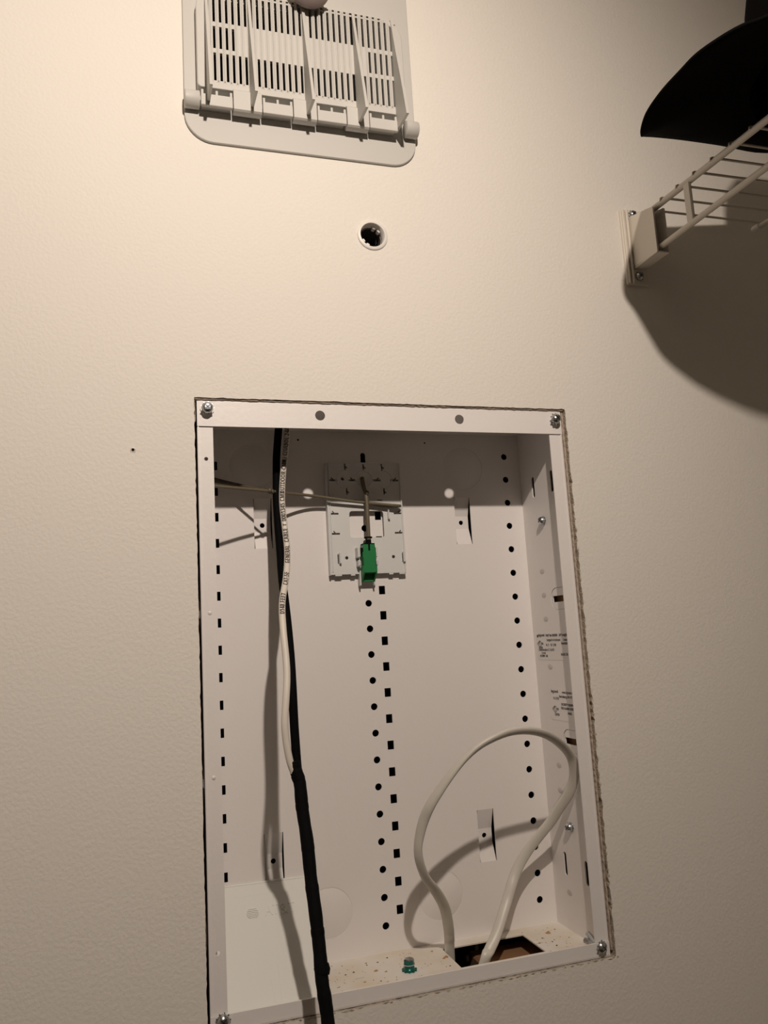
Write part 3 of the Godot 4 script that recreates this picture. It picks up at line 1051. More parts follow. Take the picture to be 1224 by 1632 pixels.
# ------------------------------------------------------------------ hat
func build_hat() -> void:
	var h := thing("felt_hat", "black felt hat with a wide curved brim resting on the wire shelf", "hat")
	var rim := [
		Vector3(0.366, 0.203, 0.154), Vector3(0.352, 0.200, 0.181), Vector3(0.346, 0.199, 0.209), Vector3(0.340, 0.1935, 0.240), Vector3(0.337, 0.190, 0.262),
		Vector3(0.341, 0.188, 0.283), Vector3(0.347, 0.187, 0.297), Vector3(0.3565, 0.186, 0.309), Vector3(0.372, 0.188, 0.329), Vector3(0.400, 0.199, 0.352),
		Vector3(0.440, 0.2115, 0.370), Vector3(0.480, 0.2175, 0.378), Vector3(0.540, 0.2185, 0.375), Vector3(0.600, 0.219, 0.345), Vector3(0.640, 0.221, 0.290),
		Vector3(0.652, 0.225, 0.235), Vector3(0.645, 0.234, 0.175), Vector3(0.610, 0.250, 0.118), Vector3(0.560, 0.250, 0.094), Vector3(0.500, 0.246, 0.100),
		Vector3(0.450, 0.241, 0.106), Vector3(0.417, 0.238, 0.108), Vector3(0.390, 0.221, 0.129)]
	var loop := spline(rim, 5, true)
	var n := loop.size()
	var c := Vector3(0.514, 0.2195, 0.250)
	var st := mb()
	st.set_smooth_group(1)
	var rows := 6
	var grid := []
	for i in n:
		var d := loop[i] - c
		var an := atan2(d.z / 0.085, d.x / 0.088)
		var ringp := c + Vector3(cos(an) * 0.088, 0, sin(an) * 0.085)
		var col := []
		for j in rows + 1:
			var f := float(j) / rows
			var p := ringp.lerp(loop[i], f)
			# brim leaves the crown flat, then bends to its rim height
			p.y = lerpf(ringp.y, loop[i].y, f * f * (1.6 - 0.6 * f))
			col.append(p)
		grid.append(col)
	var th := Vector3(0, 0.0028, 0)
	for i in n:
		var i2 := (i + 1) % n
		for j in rows:
			quad(st, grid[i][j] + th, grid[i2][j] + th, grid[i2][j + 1] + th, grid[i][j + 1] + th)
			quad(st, grid[i][j], grid[i][j + 1], grid[i2][j + 1], grid[i2][j])
		quad(st, grid[i][rows], grid[i][rows] + th, grid[i2][rows] + th, grid[i2][rows])
	build(st, "brim", M.felt, h)
	# crown with a pinched top
	st = mb()
	st.set_smooth_group(1)
	var prof := [[1.0, 0.0], [0.985, 0.018], [0.97, 0.045], [0.95, 0.072], [0.91, 0.090], [0.82, 0.102], [0.66, 0.105], [0.40, 0.098], [0.15, 0.092], [0.0, 0.091]]
	var m := 48
	var g := []
	for k in prof.size():
		var row := []
		for i in m:
			var an := TAU * i / m
			var r: float = prof[k][0]
			var pinch: float = 1.0 - 0.08 * pow(maxf(0.0, cos(an)), 4.0) * (prof[k][1] / 0.105)
			row.append(c + Vector3(cos(an) * 0.088 * r, prof[k][1] as float, sin(an) * 0.085 * r * pinch))
		g.append(row)
	for k in prof.size() - 1:
		for i in m:
			var i2 := (i + 1) % m
			quad(st, g[k][i2], g[k][i], g[k + 1][i], g[k + 1][i2])
	build(st, "crown", M.felt, h)
	st = mb()
	st.set_smooth_group(1)
	for i in m:
		var a0 := TAU * i / m
		var a1 := TAU * (i + 1) / m
		var q := func(an: float, y: float) -> Vector3: return c + Vector3(cos(an) * 0.0895, y, sin(an) * 0.0865)
		quad(st, q.call(a1, 0.003), q.call(a0, 0.003), q.call(a0, 0.032), q.call(a1, 0.032))
		quad(st, q.call(a1, 0.032), q.call(a0, 0.032), c + Vector3(cos(a0) * 0.086, 0.0325, sin(a0) * 0.083), c + Vector3(cos(a1) * 0.086, 0.0325, sin(a1) * 0.083))
	build(st, "hat_band", M.tape, h)

# ------------------------------------------------------------------ fibre plate and coupler
func ring_bead(st: SurfaceTool, c: Vector3, r: float, w: float, a0: float, a1: float, hgt: float) -> void:
	var n := 30
	for i in n:
		var t0 := lerpf(a0, a1, float(i) / n)
		var t1 := lerpf(a0, a1, float(i + 1) / n)
		var p := func(an: float, rr: float, z: float) -> Vector3: return c + Vector3(cos(an) * rr, sin(an) * rr, z)
		quad(st, p.call(t0, r - w, 0.0), p.call(t0, r, hgt), p.call(t1, r, hgt), p.call(t1, r - w, 0.0))
		quad(st, p.call(t0, r, hgt), p.call(t0, r + w, 0.0), p.call(t1, r + w, 0.0), p.call(t1, r, hgt))

func build_plate() -> void:
	var v := thing("fiber_wall_plate", "white plastic backing plate with a square window, fixed high on the enclosure back", "wall plate")
	var zf := -0.0860
	var lo := Vector2(0.1332, -0.1478)
	var hi := Vector2(0.2112, -0.0335)
	var f := []
	f.append([Rect2(0.1548, -0.1107, 0.0359, 0.0272), rounded(Rect2(0.1548, -0.1107, 0.0359, 0.0272), [0.002, 0.002, 0.003, 0.003], 4)])
	for q in [[0.1495, -0.0505], [0.1500, -0.1308], [0.1990, -0.1308]]:
		var c := Vector2(q[0], q[1])
		f.append([cell(c, 0.0028, 0.0028), circle(c, 0.0017, 14)])
	# T-shaped breakouts: slot plus a free finger
	var marks := []
	for q in [[0.1395, -0.0855, 1], [0.1400, -0.1058, 1], [0.2062, -0.0857, -1], [0.2062, -0.1058, -1], [0.1400, -0.0512, 1], [0.1602, -0.0512, 1], [0.1857, -0.0512, -1], [0.2045, -0.0512, -1]]:
		marks.append(q)
		f.append([Rect2(q[0] - 0.0042, q[1] - 0.0015, 0.0084, 0.0018), PackedVector2Array()])
	for q in [[0.1527, -0.0375], [0.1722, -0.0375], [0.1918, -0.0375], [0.1535, -0.0632], [0.1930, -0.0632]]:
		f.append([Rect2(q[0] - 0.0008, q[1] - 0.0036, 0.0016, 0.0068), PackedVector2Array()])
	for q in [[0.1622, -0.0725, 0.0025], [0.1875, -0.0725, 0.0025]]:
		f.append([Rect2(q[0] - q[2], q[1] - 0.0007, q[2] * 2.0, 0.0014), PackedVector2Array()])
	for q in [[0.1412, -0.1318], [0.2088, -0.1318]]:
		f.append([Rect2(q[0] - 0.0006, q[1] - 0.0048, 0.0012, 0.0096), PackedVector2Array()])
	var st := mb()
	panel(st, Vector3(0, 0, zf), Vector3.RIGHT, Vector3.UP, Rect2(lo.x, lo.y + 0.0006, hi.x - lo.x, hi.y - lo.y - 0.0006), 0.0014, f)
	build(st, "plate", M.plate, v)
	# side walls and top lip that stand the plate off the steel
	st = mb()
	box(st, Vector3(lo.x - 0.0010, lo.y, -ED), Vector3(lo.x + 0.0006, hi.y, zf + 0.0012), 0.0004)
	box(st, Vector3(lo.x + 0.0016, lo.y + 0.003, zf - 0.001), Vector3(lo.x + 0.0026, hi.y - 0.001, zf + 0.0010), 0.0003)
	box(st, Vector3(hi.x - 0.0012, lo.y, -ED), Vector3(hi.x + 0.0004, hi.y, zf + 0.0012), 0.0004)
	box(st, Vector3(lo.x, hi.y - 0.0012, -ED), Vector3(hi.x, hi.y + 0.0002, zf + 0.0002), 0.0003)
	build(st, "side_wall", M.plate, v)
	# feet along the lower edge
	for q in [[0.1375, 0.0068], [0.1535, 0.0046], [0.1935, 0.0046], [0.2045, 0.0060]]:
		st = mb()
		box(st, Vector3(q[0], lo.y - 0.0010, zf - 0.0014), Vector3(q[0] + q[1], lo.y + 0.003, zf - 0.0001), 0.0003)
		build(st, "foot_tab", M.plate, v)
	for q in marks:
		st = mb()
		var p := Vector3(q[0], q[1] - 0.0006, zf - 0.0006)
		box(st, Vector3(-0.0010, -0.0006, -0.0006), Vector3(0.0036, 0.0006, 0.0008), 0.0002, Transform3D(Basis(Vector3.BACK, PI * 0.28 if q[2] < 0 else PI * 0.72), p))
		build(st, "finger", M.fiber_dark, v)
	for q in [[0.1527, -0.0375], [0.1722, -0.0375], [0.1918, -0.0375], [0.1535, -0.0632], [0.1930, -0.0632]]:
		st = mb()
		box(st, Vector3(0, -0.0005, -0.0006), Vector3(0.0030, 0.0005, 0.0008), 0.0002, Transform3D(Basis(Vector3.BACK, -0.7), Vector3(q[0], q[1], zf - 0.0004)))
		build(st, "finger", M.fiber_dark, v)
	st = mb()
	ring_bead(st, Vector3(0.1722, -0.0508, zf), 0.0086, 0.0007, 0, TAU, 0.0007)
	ring_bead(st, Vector3(0.1520, -0.0508, zf), 0.0090, 0.0006, PI * 0.45, PI * 1.6, 0.0006)
	ring_bead(st, Vector3(0.1930, -0.0508, zf), 0.0090, 0.0006, -PI * 0.6, PI * 0.55, 0.0006)
	build(st, "ring_bead", M.plate, v)
	# hooks
	for q in [[0.1950, -0.0860], [0.1419, -0.1300], [0.2097 - 0.0008, -0.1300]]:
		st = mb()
		box(st, Vector3(q[0], q[1] - 0.0050, zf - 0.0004), Vector3(q[0] + 0.0014, q[1] + 0.0045, zf + 0.0032), 0.0004)
		box(st, Vector3(q[0], q[1] - 0.0066, zf - 0.0004), Vector3(q[0] + 0.0020, q[1] - 0.0048, zf + 0.0038), 0.0004)
		build(st, "hook", M.plate, v)
	# clip arms that hold the coupler
	for s in [0, 1]:
		st = mb()
		var x := 0.1588 if s == 0 else 0.1765
		box(st, Vector3(x, -0.1318, zf - 0.0005), Vector3(x + 0.0030, -0.1210, zf + 0.010), 0.0008)
		box(st, Vector3(x + 0.0006, -0.1405, zf - 0.0005), Vector3(x + 0.0036, -0.1338, zf + 0.009), 0.0012)
		build(st, "clip_arm", M.plate, v)
	st = mb()
	box(st, Vector3(0.1620, -0.1590, zf - 0.0045), Vector3(0.1634, -0.1440, zf + 0.0020), 0.0004)
	box(st, Vector3(0.1764, -0.1590, zf - 0.0045), Vector3(0.1778, -0.1440, zf + 0.0020), 0.0004)
	box(st, Vector3(0.1620, -0.1560, zf - 0.0050), Vector3(0.1778, -0.1440, zf - 0.0038), 0.0004)
	build(st, "cradle", M.plate, v)
	# coupler
	var g := thing("fiber_coupler", "green fiber connector adapter clipped to the lower middle of the white plate", "connector")
	st = mb()
	var zb := -0.0850
	var zt := -0.0740
	var bp := PackedVector2Array()
	# stepped outline, counter-clockwise
	for q in [[-0.0070, -0.0145], [0.0070, -0.0145], [0.0070, -0.0085], [0.0062, -0.0075], [0.0062, 0.0000], [0.0070, 0.0010], [0.0070, 0.0055], [0.0062, 0.0062], [0.0062, 0.0105], [0.0058, 0.0135], [0.0010, 0.0135], [0.0010, 0.0072], [-0.0010, 0.0072], [-0.0010, 0.0135], [-0.0058, 0.0135], [-0.0062, 0.0105], [-0.0062, 0.0062], [-0.0070, 0.0055], [-0.0070, 0.0010], [-0.0062, 0.0000], [-0.0062, -0.0075], [-0.0070, -0.0085]]:
		bp.append(Vector2(0.1703 + q[0], -0.1325 + q[1]))
	prism(st, bp, Vector3(0, 0, zt), Vector3.RIGHT, Vector3.UP, zt - zb)
	build(st, "body", M.green, g)
	st = mb()
	# hood round the open mouth: two slanted cheeks and a back wall
	var ch := PackedVector2Array([Vector2(-0.1465, zb), Vector2(-0.1465, zt), Vector2(-0.1475, zt), Vector2(-0.1555, zb + 0.001), Vector2(-0.1555, zb)])
	ch.reverse()
	for x in [0.1633, 0.1759]:
		prism(st, ch, Vector3(x + 0.0014, 0, 0), Vector3.UP, Vector3.BACK, 0.0014)
	box(st, Vector3(0.1635, -0.1555, zb), Vector3(0.1771, -0.1465, zb + 0.0012), 0.0003)
	build(st, "mouth_hood", M.green, g)
	st = mb()
	box(st, Vector3(0.1652, -0.1478, zb + 0.0016), Vector3(0.1754, -0.1460, zt - 0.0012), 0.0002)
	build(st, "mouth_opening", M.green_dark, g)
	st = mb()
	box(st, Vector3(0.1642, -0.1192, zb + 0.001), Vector3(0.1764, -0.1178, zt - 0.0006), 0.0003)
	box(st, Vector3(0.1693, -0.1250, zt - 0.0022), Vector3(0.1713, -0.1185, zt - 0.0012), 0.0002)
	build(st, "slot_insert", M.tape, g)
	for x in [0.1632, 0.1769]:
		st = mb()
		box(st, Vector3(x - 0.0006, -0.1275, zb + 0.002), Vector3(x + 0.0010, -0.1220, zt - 0.002), 0.0003)
		build(st, "latch", M.tape, g)

# ------------------------------------------------------------------ cables
func wrap_text(st: SurfaceTool, path: PackedVector3Array, r: float, out: Vector3, txt: String, em: float, center_y: float) -> void:
	# letters printed along a cable, reading upwards, wrapped on its round jacket
	var a := text_arrays(txt, em, 0.0001, true)
	if a.is_empty():
		return
	var v: PackedVector3Array = a[Mesh.ARRAY_VERTEX]
	var ix = a[Mesh.ARRAY_INDEX]
	var lo := 1e9
	var hi := -1e9
	var yl := 1e9
	var yh := -1e9
	for p in v:
		lo = minf(lo, p.x); hi = maxf(hi, p.x); yl = minf(yl, p.y); yh = maxf(yh, p.y)
	# distance along the path to the point at height center_y
	var cum := [0.0]
	for i in path.size() - 1:
		cum.append(cum[i] + path[i].distance_to(path[i + 1]))
	var s0 := 0.0
	for i in path.size() - 1:
		if path[i].y >= center_y and path[i + 1].y < center_y:
			s0 = cum[i] + path[i].distance_to(path[i + 1]) * (path[i].y - center_y) / (path[i].y - path[i + 1].y)
	var at := func(s: float) -> Array:
		for i in path.size() - 1:
			if s <= cum[i + 1] or i == path.size() - 2:
				var t := (path[i + 1] - path[i]).normalized()
				return [path[i] + t * (s - (cum[i] as float)), t]
		return []
	var n: int = (ix as PackedInt32Array).size() if ix != null else v.size()
	# cut the glyphs fine enough to follow the round jacket
	var work := []
	for k in range(0, n - 2, 3):
		work.append([v[ix[k]] if ix != null else v[k], v[ix[k + 1]] if ix != null else v[k + 1], v[ix[k + 2]] if ix != null else v[k + 2]])
	while not work.is_empty():
		var q3: Array = work.pop_back()
		var longest := 0
		var far := 0.0
		for k in 3:
			var dist: float = (q3[k] as Vector3).distance_to(q3[(k + 1) % 3])
			if dist > far:
				far = dist
				longest = k
		if far > 0.0008:
			var pa: Vector3 = q3[longest]
			var pb: Vector3 = q3[(longest + 1) % 3]
			var pc: Vector3 = q3[(longest + 2) % 3]
			var mid := (pa + pb) / 2.0
			work.append([pa, mid, pc])
			work.append([mid, pb, pc])
			continue
		for p: Vector3 in q3:
			if p.z < 0.0:
				p.z = 0.0
			var q: Array = at.call(s0 - (p.x - (lo + hi) / 2.0) * 0.84)
			var t: Vector3 = q[1]
			var o := (out - t * out.dot(t)).normalized()
			var side := o.cross(t)          # points to the reader's left when the path runs down
			if side.x > 0.0:
				side = -side
			var an := (p.y - (yl + yh) / 2.0) / r
			st.add_vertex((q[0] as Vector3) + o * (cos(an) * (r + 0.0002 + p.z)) + side * (sin(an) * (r + 0.0002)))

func build_cables() -> void:
	var Z := Vector3(0, 0, 1)
	# black cable, taped together with the white one in its lower run
	var bk := thing("black_cable", "black cable with wrapped tape hanging through the enclosure and out over its sill", "cable")
	var bp := [Vector3(0.083, 0.06, -0.042), Vector3(0.0795, 0.0, -0.043), Vector3(0.0784, -0.0148, -0.045), Vector3(0.077, -0.0349, -0.050), Vector3(0.0765, -0.0555, -0.053), Vector3(0.0752, -0.0803, -0.049), Vector3(0.0749, -0.1047, -0.044),
		Vector3(0.0744, -0.1288, -0.036), Vector3(0.0727, -0.1531, -0.022), Vector3(0.0717, -0.1763, -0.006), Vector3(0.0707, -0.1981, 0.008), Vector3(0.0700, -0.2241, 0.019), Vector3(0.0690, -0.2490, 0.027),
		Vector3(0.0687, -0.2737, 0.030), Vector3(0.0689, -0.2883, 0.031), Vector3(0.0694, -0.3100, 0.033), Vector3(0.0708, -0.3230, 0.0348)]
	var st := mb()
	sweep(st, spline(bp, 6), 0.0036, 0.0036, [Z], 14)
	build(st, "jacket", M.black, bk)
	var tp := [Vector3(0.0664, -0.3035, 0.0335), Vector3(0.0672, -0.3080, 0.0337), Vector3(0.0690, -0.3150, 0.0343), Vector3(0.0706, -0.3218, 0.0350), Vector3(0.0714, -0.3406, 0.037), Vector3(0.0733, -0.3635, 0.041), Vector3(0.0741, -0.3900, 0.046), Vector3(0.0755, -0.4157, 0.052),
		Vector3(0.0764, -0.4407, 0.057), Vector3(0.0764, -0.4571, 0.060), Vector3(0.0778, -0.4733, 0.063), Vector3(0.0786, -0.4863, 0.065), Vector3(0.080, -0.53, 0.072), Vector3(0.085, -0.70, 0.090), Vector3(0.09, -1.10, 0.11), Vector3(0.10, -1.60, 0.14), Vector3(0.11, -1.84, 0.17), Vector3(0.14, -1.874, 0.24), Vector3(0.22, -1.875, 0.34)]
	st = mb()
	var rad := []
	for i in 80:
		var wob := 1.0 + 0.025 * sin(i * 2.1) + 0.02 * sin(i * 0.9)
		rad.append(wob)
	rad[0] = 0.86
	sweep(st, spline(tp, 14), 0.0050, 0.0046, [Vector3(1, 0.1, 0), Vector3(1, -0.1, 0.2), Vector3(1, 0, 0)], 16, true, rad)
	var tw := build(st, "tape_wrap", M.tape, bk)
	tw.set_meta("label", "black tape wound round the cables")
	# lapped edges of the tape
	var line := spline(tp, 14)
	for y in [-0.3170, -0.3400, -0.3690, -0.3990, -0.4280, -0.4520, -0.4690]:
		for i in line.size() - 1:
			if line[i].y >= y and line[i + 1].y < y:
				var lap := mb()
				var t := (line[i + 1] - line[i]).normalized()
				var big := 0.0010 if y == -0.4520 else 0.0003
				var side := Vector3(0.0010 if y == -0.4520 else 0.0, 0, 0)
				sweep(lap, PackedVector3Array([line[i] - t * 0.003 + side * 0.3, line[i] + side, line[i] + t * 0.002 + side * 0.5]), 0.0050 + big, 0.0046 + big, [Vector3(1, 0.3, 0)], 16, true, [0.98, 1.0, 0.96])
				build(lap, "tape_lap", M.tape, tw)
				break
	# white round cable with print
	var wc := thing("white_network_cable", "white printed network cable hanging beside the black cable and taped to it", "cable")
	var wp := [Vector3(0.091, 0.06, -0.042), Vector3(0.0878, 0.0, -0.043), Vector3(0.0865, -0.0146, -0.044), Vector3(0.0845, -0.0327, -0.045), Vector3(0.0812, -0.0569, -0.0455), Vector3(0.0789, -0.0815, -0.0415), Vector3(0.0795, -0.1058, -0.0365), Vector3(0.0795, -0.1298, -0.0285),
		Vector3(0.0745, -0.1540, -0.0120), Vector3(0.0672, -0.1766, 0.0050), Vector3(0.0648, -0.1980, 0.0180), Vector3(0.0648, -0.2237, 0.0265), Vector3(0.0642, -0.2386, 0.0305), Vector3(0.0624, -0.2532, 0.034), Vector3(0.0602, -0.2725, 0.036), Vector3(0.0607, -0.2871, 0.0358), Vector3(0.0631, -0.3027, 0.0352), Vector3(0.0662, -0.3125, 0.0345), Vector3(0.0685, -0.3190, 0.0345)]
	st = mb()
	var wline := spline(wp, 8)
	sweep(st, wline, 0.0029, 0.0029, [Z], 16)
	build(st, "jacket", M.white_cable, wc)
	st = mb()
	var out := Vector3(-0.12, 0.0, 1.0)
	for q in [["SOL 24AWG", -0.0150], ["(UL) C(UL)", -0.0365], ["OUTDOOR-CMR", -0.0575], ["CMX", -0.0768], ["0001345", -0.0925], ["r", -0.1046], ["CABLE", -0.1150], ["GENERAL", -0.1340], ["CAT-5E", -0.1570], ["0148 FEET", -0.1790]]:
		wrap_text(st, wline, 0.0029, out, q[0], 0.0056, q[1])
	build(st, "lettering", M.ink_grey, wc)
	# flat white cable looping out of the floor opening
	var fc := thing("flat_white_cable", "flat white electrical cable looping up out of the opening in the enclosure floor", "cable")
	var lp := [Vector3(0.2285, -0.66, -0.085), Vector3(0.2280, -0.56, -0.078), Vector3(0.2265, -0.5059, -0.071), Vector3(0.2250, -0.4904, -0.065), Vector3(0.2217, -0.4776, -0.057), Vector3(0.2158, -0.4601, -0.046), Vector3(0.2080, -0.4464, -0.036), Vector3(0.1991, -0.4339, -0.027), Vector3(0.1909, -0.4239, -0.020), Vector3(0.1854, -0.4140, -0.015), Vector3(0.1815, -0.4031, -0.011), Vector3(0.1806, -0.3932, -0.009), Vector3(0.1819, -0.3835, -0.007), Vector3(0.1849, -0.3705, -0.003),
		Vector3(0.1897, -0.3574, 0.003), Vector3(0.1974, -0.3448, 0.008), Vector3(0.2070, -0.3317, 0.013), Vector3(0.2186, -0.3196, 0.017), Vector3(0.2324, -0.3095, 0.020), Vector3(0.2467, -0.3034, 0.0215), Vector3(0.2618, -0.2999, 0.021), Vector3(0.2777, -0.2999, 0.019), Vector3(0.2950, -0.3035, 0.014), Vector3(0.3115, -0.3107, 0.006),
		Vector3(0.3285, -0.3218, -0.005), Vector3(0.3400, -0.3333, -0.013), Vector3(0.3452, -0.3458, -0.019), Vector3(0.3462, -0.3573, -0.025), Vector3(0.3435, -0.3705, -0.032), Vector3(0.3380, -0.3826, -0.040), Vector3(0.3313, -0.3964, -0.048), Vector3(0.3209, -0.4095, -0.054), Vector3(0.3106, -0.4213, -0.058), Vector3(0.3015, -0.4328, -0.060), Vector3(0.2945, -0.4431, -0.060), Vector3(0.2887, -0.4521, -0.058), Vector3(0.2828, -0.4626, -0.056), Vector3(0.2750, -0.4739, -0.052), Vector3(0.2646, -0.4890, -0.047), Vector3(0.2552, -0.4993, -0.043), Vector3(0.2485, -0.5069, -0.040), Vector3(0.235, -0.55, -0.045), Vector3(0.232, -0.66, -0.06)]
	st = mb()
	var X := Vector3.RIGHT
	var wides := [X, X, Vector3(1, 0, 0.1), Vector3(0.9, 0.0, 0.3), Vector3(0.6, -0.2, 0.8), Vector3(0.3, 0.0, 1), Vector3(0.6, -0.3, 0.9), Vector3(0.2, -0.3, 1), Vector3(0.0, 0.5, 1), Vector3(0, 0.7, 0.9), Vector3(0.2, 0.6, 0.9), Vector3(0.5, 0.3, 0.9), Vector3(0.8, 0.2, 0.4), Vector3(0.9, -0.5, 0.3), Vector3(0.9, -0.6, 0.1), Vector3(0.9, -0.4, 0.4), Vector3(0.8, -0.3, 0.6), Vector3(0.8, -0.3, 0.7), X, X]
	sweep(st, spline(lp, 6), 0.0050, 0.0028, wides, 18)
	build(st, "jacket", M.flat_cable, fc)
	# optical fibre
	var fo := thing("fiber_optic_cable", "thin tan fiber cable strung across the enclosure to the green adapter", "cable")
	st = mb()
	var run := spline([Vector3(0.0025, -0.069, -0.014), Vector3(0.0151, -0.0708, -0.020), Vector3(0.0437, -0.0708, -0.033), Vector3(0.0696, -0.0709, -0.045), Vector3(0.0875, -0.0695, -0.062), Vector3(0.1171, -0.0699, -0.0755), Vector3(0.1561, -0.0746, -0.0795), Vector3(0.1822, -0.0773, -0.0795), Vector3(0.2018, -0.0793, -0.0785), Vector3(0.2075, -0.0796, -0.0805), Vector3(0.2025, -0.0796, -0.0825), Vector3(0.1868, -0.0786, -0.0830), Vector3(0.1753, -0.0755, -0.0825), Vector3(0.1722, -0.0700, -0.0815), Vector3(0.1708, -0.0640, -0.0815)], 8)
	sweep(st, run, 0.0015, 0.0015, [Vector3(0.1, 1, 0)], 10)
	build(st, "jacket", M.fiber, fo)
	st = mb()
	sweep(st, spline([Vector3(0.0020, -0.0455, -0.0885), Vector3(0.0216, -0.0520, -0.086), Vector3(0.050, -0.0634, -0.062), Vector3(0.0696, -0.0709, -0.045)], 8), 0.0026, 0.0022, [Vector3(0.1, 1, 0)], 10, true, [1.0, 1.0, 0.55, 0.45])
	build(st, "jacket", M.fiber_dark, fo)
	st = mb()
	sweep(st, spline([Vector3(0.1702, -0.0495, -0.0855), Vector3(0.1696, -0.0590, -0.0805), Vector3(0.1708, -0.0673, -0.0780), Vector3(0.1712, -0.0758, -0.0770), Vector3(0.1710, -0.0950, -0.0765), Vector3(0.1712, -0.1140, -0.0775)], 8), 0.0021, 0.0021, [Vector3(1, 0, 0)], 12)
	build(st, "jacket", M.fiber, fo)
	st = mb()
	for q in [[Vector3(0.0680, -0.0706, -0.0440), 0.0030], [Vector3(0.0708, -0.0710, -0.0463), 0.0026], [Vector3(0.1717, -0.0672, -0.0778), 0.0034]]:
		var prof := []
		var r: float = q[1]
		for i in 9:
			var an := PI * i / 8.0
			prof.append([r * sin(an) if i > 0 and i < 8 else 0.0, -r * cos(an)])
		lathe(st, prof, Transform3D(Basis(Vector3.UP, 1.1).scaled(Vector3(0.8, 1.0, 1.0)), q[0]), 12)
	build(st, "knot", M.fiber_dark, fo)
	st = mb()
	lathe(st, [[0.0, -0.0015], [0.0024, -0.0015], [0.0030, 0.001], [0.0028, 0.0055], [0.0042, 0.0058], [0.0042, 0.0072], [0.0, 0.0074]], Transform3D(Basis(Vector3.RIGHT, -PI / 2.0), Vector3(0.1712, -0.1182, -0.0790)), 14)
	build(st, "strain_boot", M.tape, fo)

# ------------------------------------------------------------------ leaning cover panel
func build_cover() -> void:
	var st := mb()
	var a := Vector3(0.0025, -0.5030, -0.0035)   # bottom left
	var b := Vector3(0.0945, -0.5035, -0.0040)   # bottom right
	var d := Vector3(0.0030, -0.4245, -0.0905)   # top left
	var c := Vector3(0.0990, -0.4260, -0.0905)   # top right
	var ux := (c - d).normalized()
	var uy := (d - a).normalized()
	var n := ux.cross(uy).normalized()
	var th := n * 0.0020
	var v := thing("cover_panel", "small white plastic cover with an embossed globe logo leaning in the lower left corner", "panel")
	for q in [[a, b, c, d]]:
		var e := 0.0006
		quad(st, a, b, c, d)
		quad(st, a - th, d - th, c - th, b - th)
		quad(st, a - th, b - th, b, a); quad(st, b - th, c - th, c, b); quad(st, c - th, d - th, d, c); quad(st, d - th, a - th, a, d)
	# rounded top lip
	var lip := spline([d + uy * 0.0002 - n * 0.0008, c + uy * 0.0002 - n * 0.0008], 4)
	sweep(st, lip, 0.0014, 0.0014, [uy], 10)
	build(st, "plate", M.cover, v)
	var on := func(p: Vector3) -> Vector3: return p - n * (p - d).dot(n)
	# embossed globe: stripes of a sphere inside a ring
	st = mb()
	var gc: Vector3 = on.call(Vector3(0.0440, -0.4440, -0.0690))
	var r := 0.0052
	for i in 6:
		var y0 := -0.82 + i * 0.30
		var y1 := y0 + 0.15
		var m := 10
		for k in m:
			var f := func(y: float, t: float) -> Vector3:
				var hw := sqrt(maxf(0.0, 1.0 - y * y))
				var x := lerpf(-hw, hw, t)
				return gc + ux * (x * r) + uy * ((y + 0.10 * (1.0 - x * x) - 0.05) * r)
			var t0 := float(k) / m
			var t1 := float(k + 1) / m
			var hh := n * 0.0007
			quad(st, f.call(y0, t0) + hh, f.call(y0, t1) + hh, f.call(y1, t1) + hh, f.call(y1, t0) + hh)
			quad(st, f.call(y0, t0), f.call(y0, t1), f.call(y0, t1) + hh, f.call(y0, t0) + hh)
			quad(st, f.call(y1, t1), f.call(y1, t0), f.call(y1, t0) + hh, f.call(y1, t1) + hh)
	build(st, "embossed_globe", M.cover, v)
	st = mb()
	var tm := text_arrays("AT&T", 0.0125, 0.0009, false)
	if not tm.is_empty():
		var vs: PackedVector3Array = tm[Mesh.ARRAY_VERTEX]
		var ix = tm[Mesh.ARRAY_INDEX]
		var org: Vector3 = on.call(Vector3(0.0545, -0.4487, -0.064))
		var lo := 1e9
		for p in vs:
			lo = minf(lo, p.x)
		var cnt: int = (ix as PackedInt32Array).size() if ix != null else vs.size()
		for k in cnt:
			var p: Vector3 = vs[ix[k]] if ix != null else vs[k]
			st.add_vertex(org + ux * ((p.x - lo) * 0.92) + uy * p.y + n * p.z)
		build(st, "embossed_lettering", M.cover, v)
	# two moulded ridges near the lower edge and one below the lip
	st = mb()
	for x in [0.0520, 0.0585]:
		var p: Vector3 = on.call(Vector3(x, -0.4985, -0.009))
		var len := 0.034 if x > 0.055 else 0.022
		rod(st, p - n * 0.0001, p + uy * len - n * 0.0002, 0.0004, 8)
	var l0: Vector3 = on.call(Vector3(0.030, -0.4325, -0.082))
	rod(st, l0 - n * 0.0002, l0 + ux * 0.055 - n * 0.0002, 0.0003, 8)
	build(st, "moulded_ridge", M.cover, v)

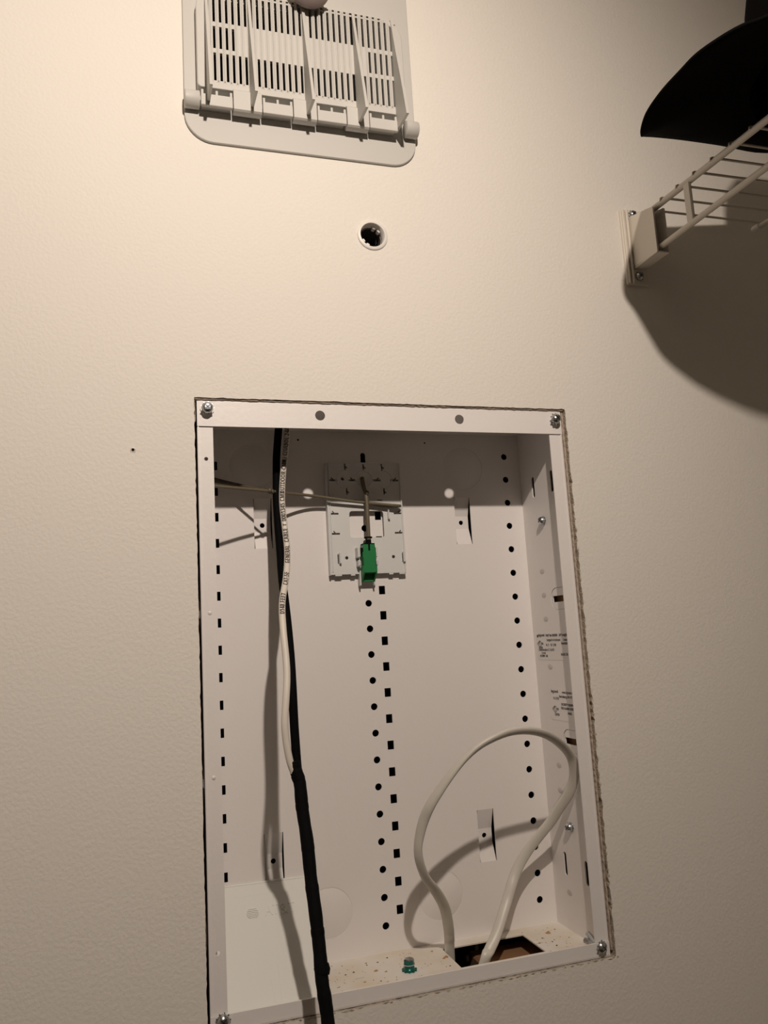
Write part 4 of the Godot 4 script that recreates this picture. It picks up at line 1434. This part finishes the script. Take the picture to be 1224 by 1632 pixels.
# ------------------------------------------------------------------ small things
func build_small() -> void:
	# pipe sleeve in the wall
	var s := thing("conduit_sleeve", "round white plastic sleeve set in the wall between the vent and the enclosure", "sleeve")
	var tr := Transform3D(Basis(), Vector3(0.1676, 0.169, 0))
	var st := mb()
	lathe(st, [[0.0110, -0.09], [0.0130, -0.09], [0.0130, WZ + 0.0001], [0.0150, WZ], [0.0152, WZ + 0.0008], [0.0146, WZ + 0.0015], [0.0124, WZ + 0.0016], [0.0118, WZ + 0.0010], [0.0117, -0.006], [0.0112, -0.006]], tr, 40)
	build(st, "rim", M.white_plastic, s)
	st = mb()
	lathe(st, [[0.0, -0.090], [0.0117, -0.090], [0.0117, -0.005], [0.0114, -0.005], [0.0114, -0.0895], [0.0, -0.0895]], tr, 40)
	build(st, "bore", M.dark, s)
	for q in [[1.25, 0.0098, -0.004], [0.75, 0.0098, -0.004], [3.75, 0.0100, 0.0012], [4.25, 0.0102, 0.0012]]:
		var k := mb()
		var ct: Transform3D = tr * Transform3D(Basis(Vector3.BACK, q[0]), Vector3.ZERO)
		box(k, Vector3(q[1], -0.0016, q[2] - 0.003), Vector3(0.0120, 0.0016, q[2] + 0.003), 0.0004, ct)
		build(k, "retaining_tooth", M.white_plastic, s)
	# debris on the enclosure floor
	var cr := mb()
	var y := -EH + 0.0015
	for i in 150:
		var x := rng.randf_range(0.10, 0.218)
		var z := -rng.randf_range(0.006, 0.088)
		var r := rng.randf_range(0.0003, 0.0007)
		if i > 110:
			x = rng.randf_range(0.307, 0.348)
		if i % 12 == 0:
			r *= 2.0
		crumb(cr, Vector3(x, y, z), r)
	crumb(cr, Vector3(0.3294, y, -0.0692), 0.0026)
	crumb(cr, Vector3(0.2175, y, -0.058), 0.0022)
	crumb(cr, Vector3(0.2150, y, -0.0555), 0.0016)
	crumb(cr, Vector3(0.1500, y, -0.056), 0.0017)
	var so := build(cr, "sawdust", M.crumb)
	tag(so, "brown sawdust and crumbs scattered on the enclosure floor", "debris", "", "stuff")
	cr = mb()
	for q in [[0.146, -0.072], [0.157, -0.074], [0.148, -0.034], [0.123, -0.060], [0.131, -0.062], [0.168, -0.080], [0.214, -0.038], [0.318, -0.060], [0.322, -0.048], [0.321, -0.038]]:
		crumb(cr, Vector3(q[0], y, q[1]), 0.0010)
	build(cr, "dark_chip", M.crumb_dark, so)

func crumb(st: SurfaceTool, p: Vector3, r: float) -> void:
	var a := rng.randf() * TAU
	var pts := []
	for i in 5:
		var an := a + TAU * i / 5.0
		pts.append(p + Vector3(cos(an) * r * rng.randf_range(0.7, 1.6), 0.00003, sin(an) * r * rng.randf_range(0.7, 1.3)))
	var top := p + Vector3(r * 0.2, r * rng.randf_range(0.5, 0.9), 0)
	for i in 5:
		tri(st, pts[(i + 1) % 5], pts[i], top)
		tri(st, pts[i], pts[(i + 1) % 5], p)
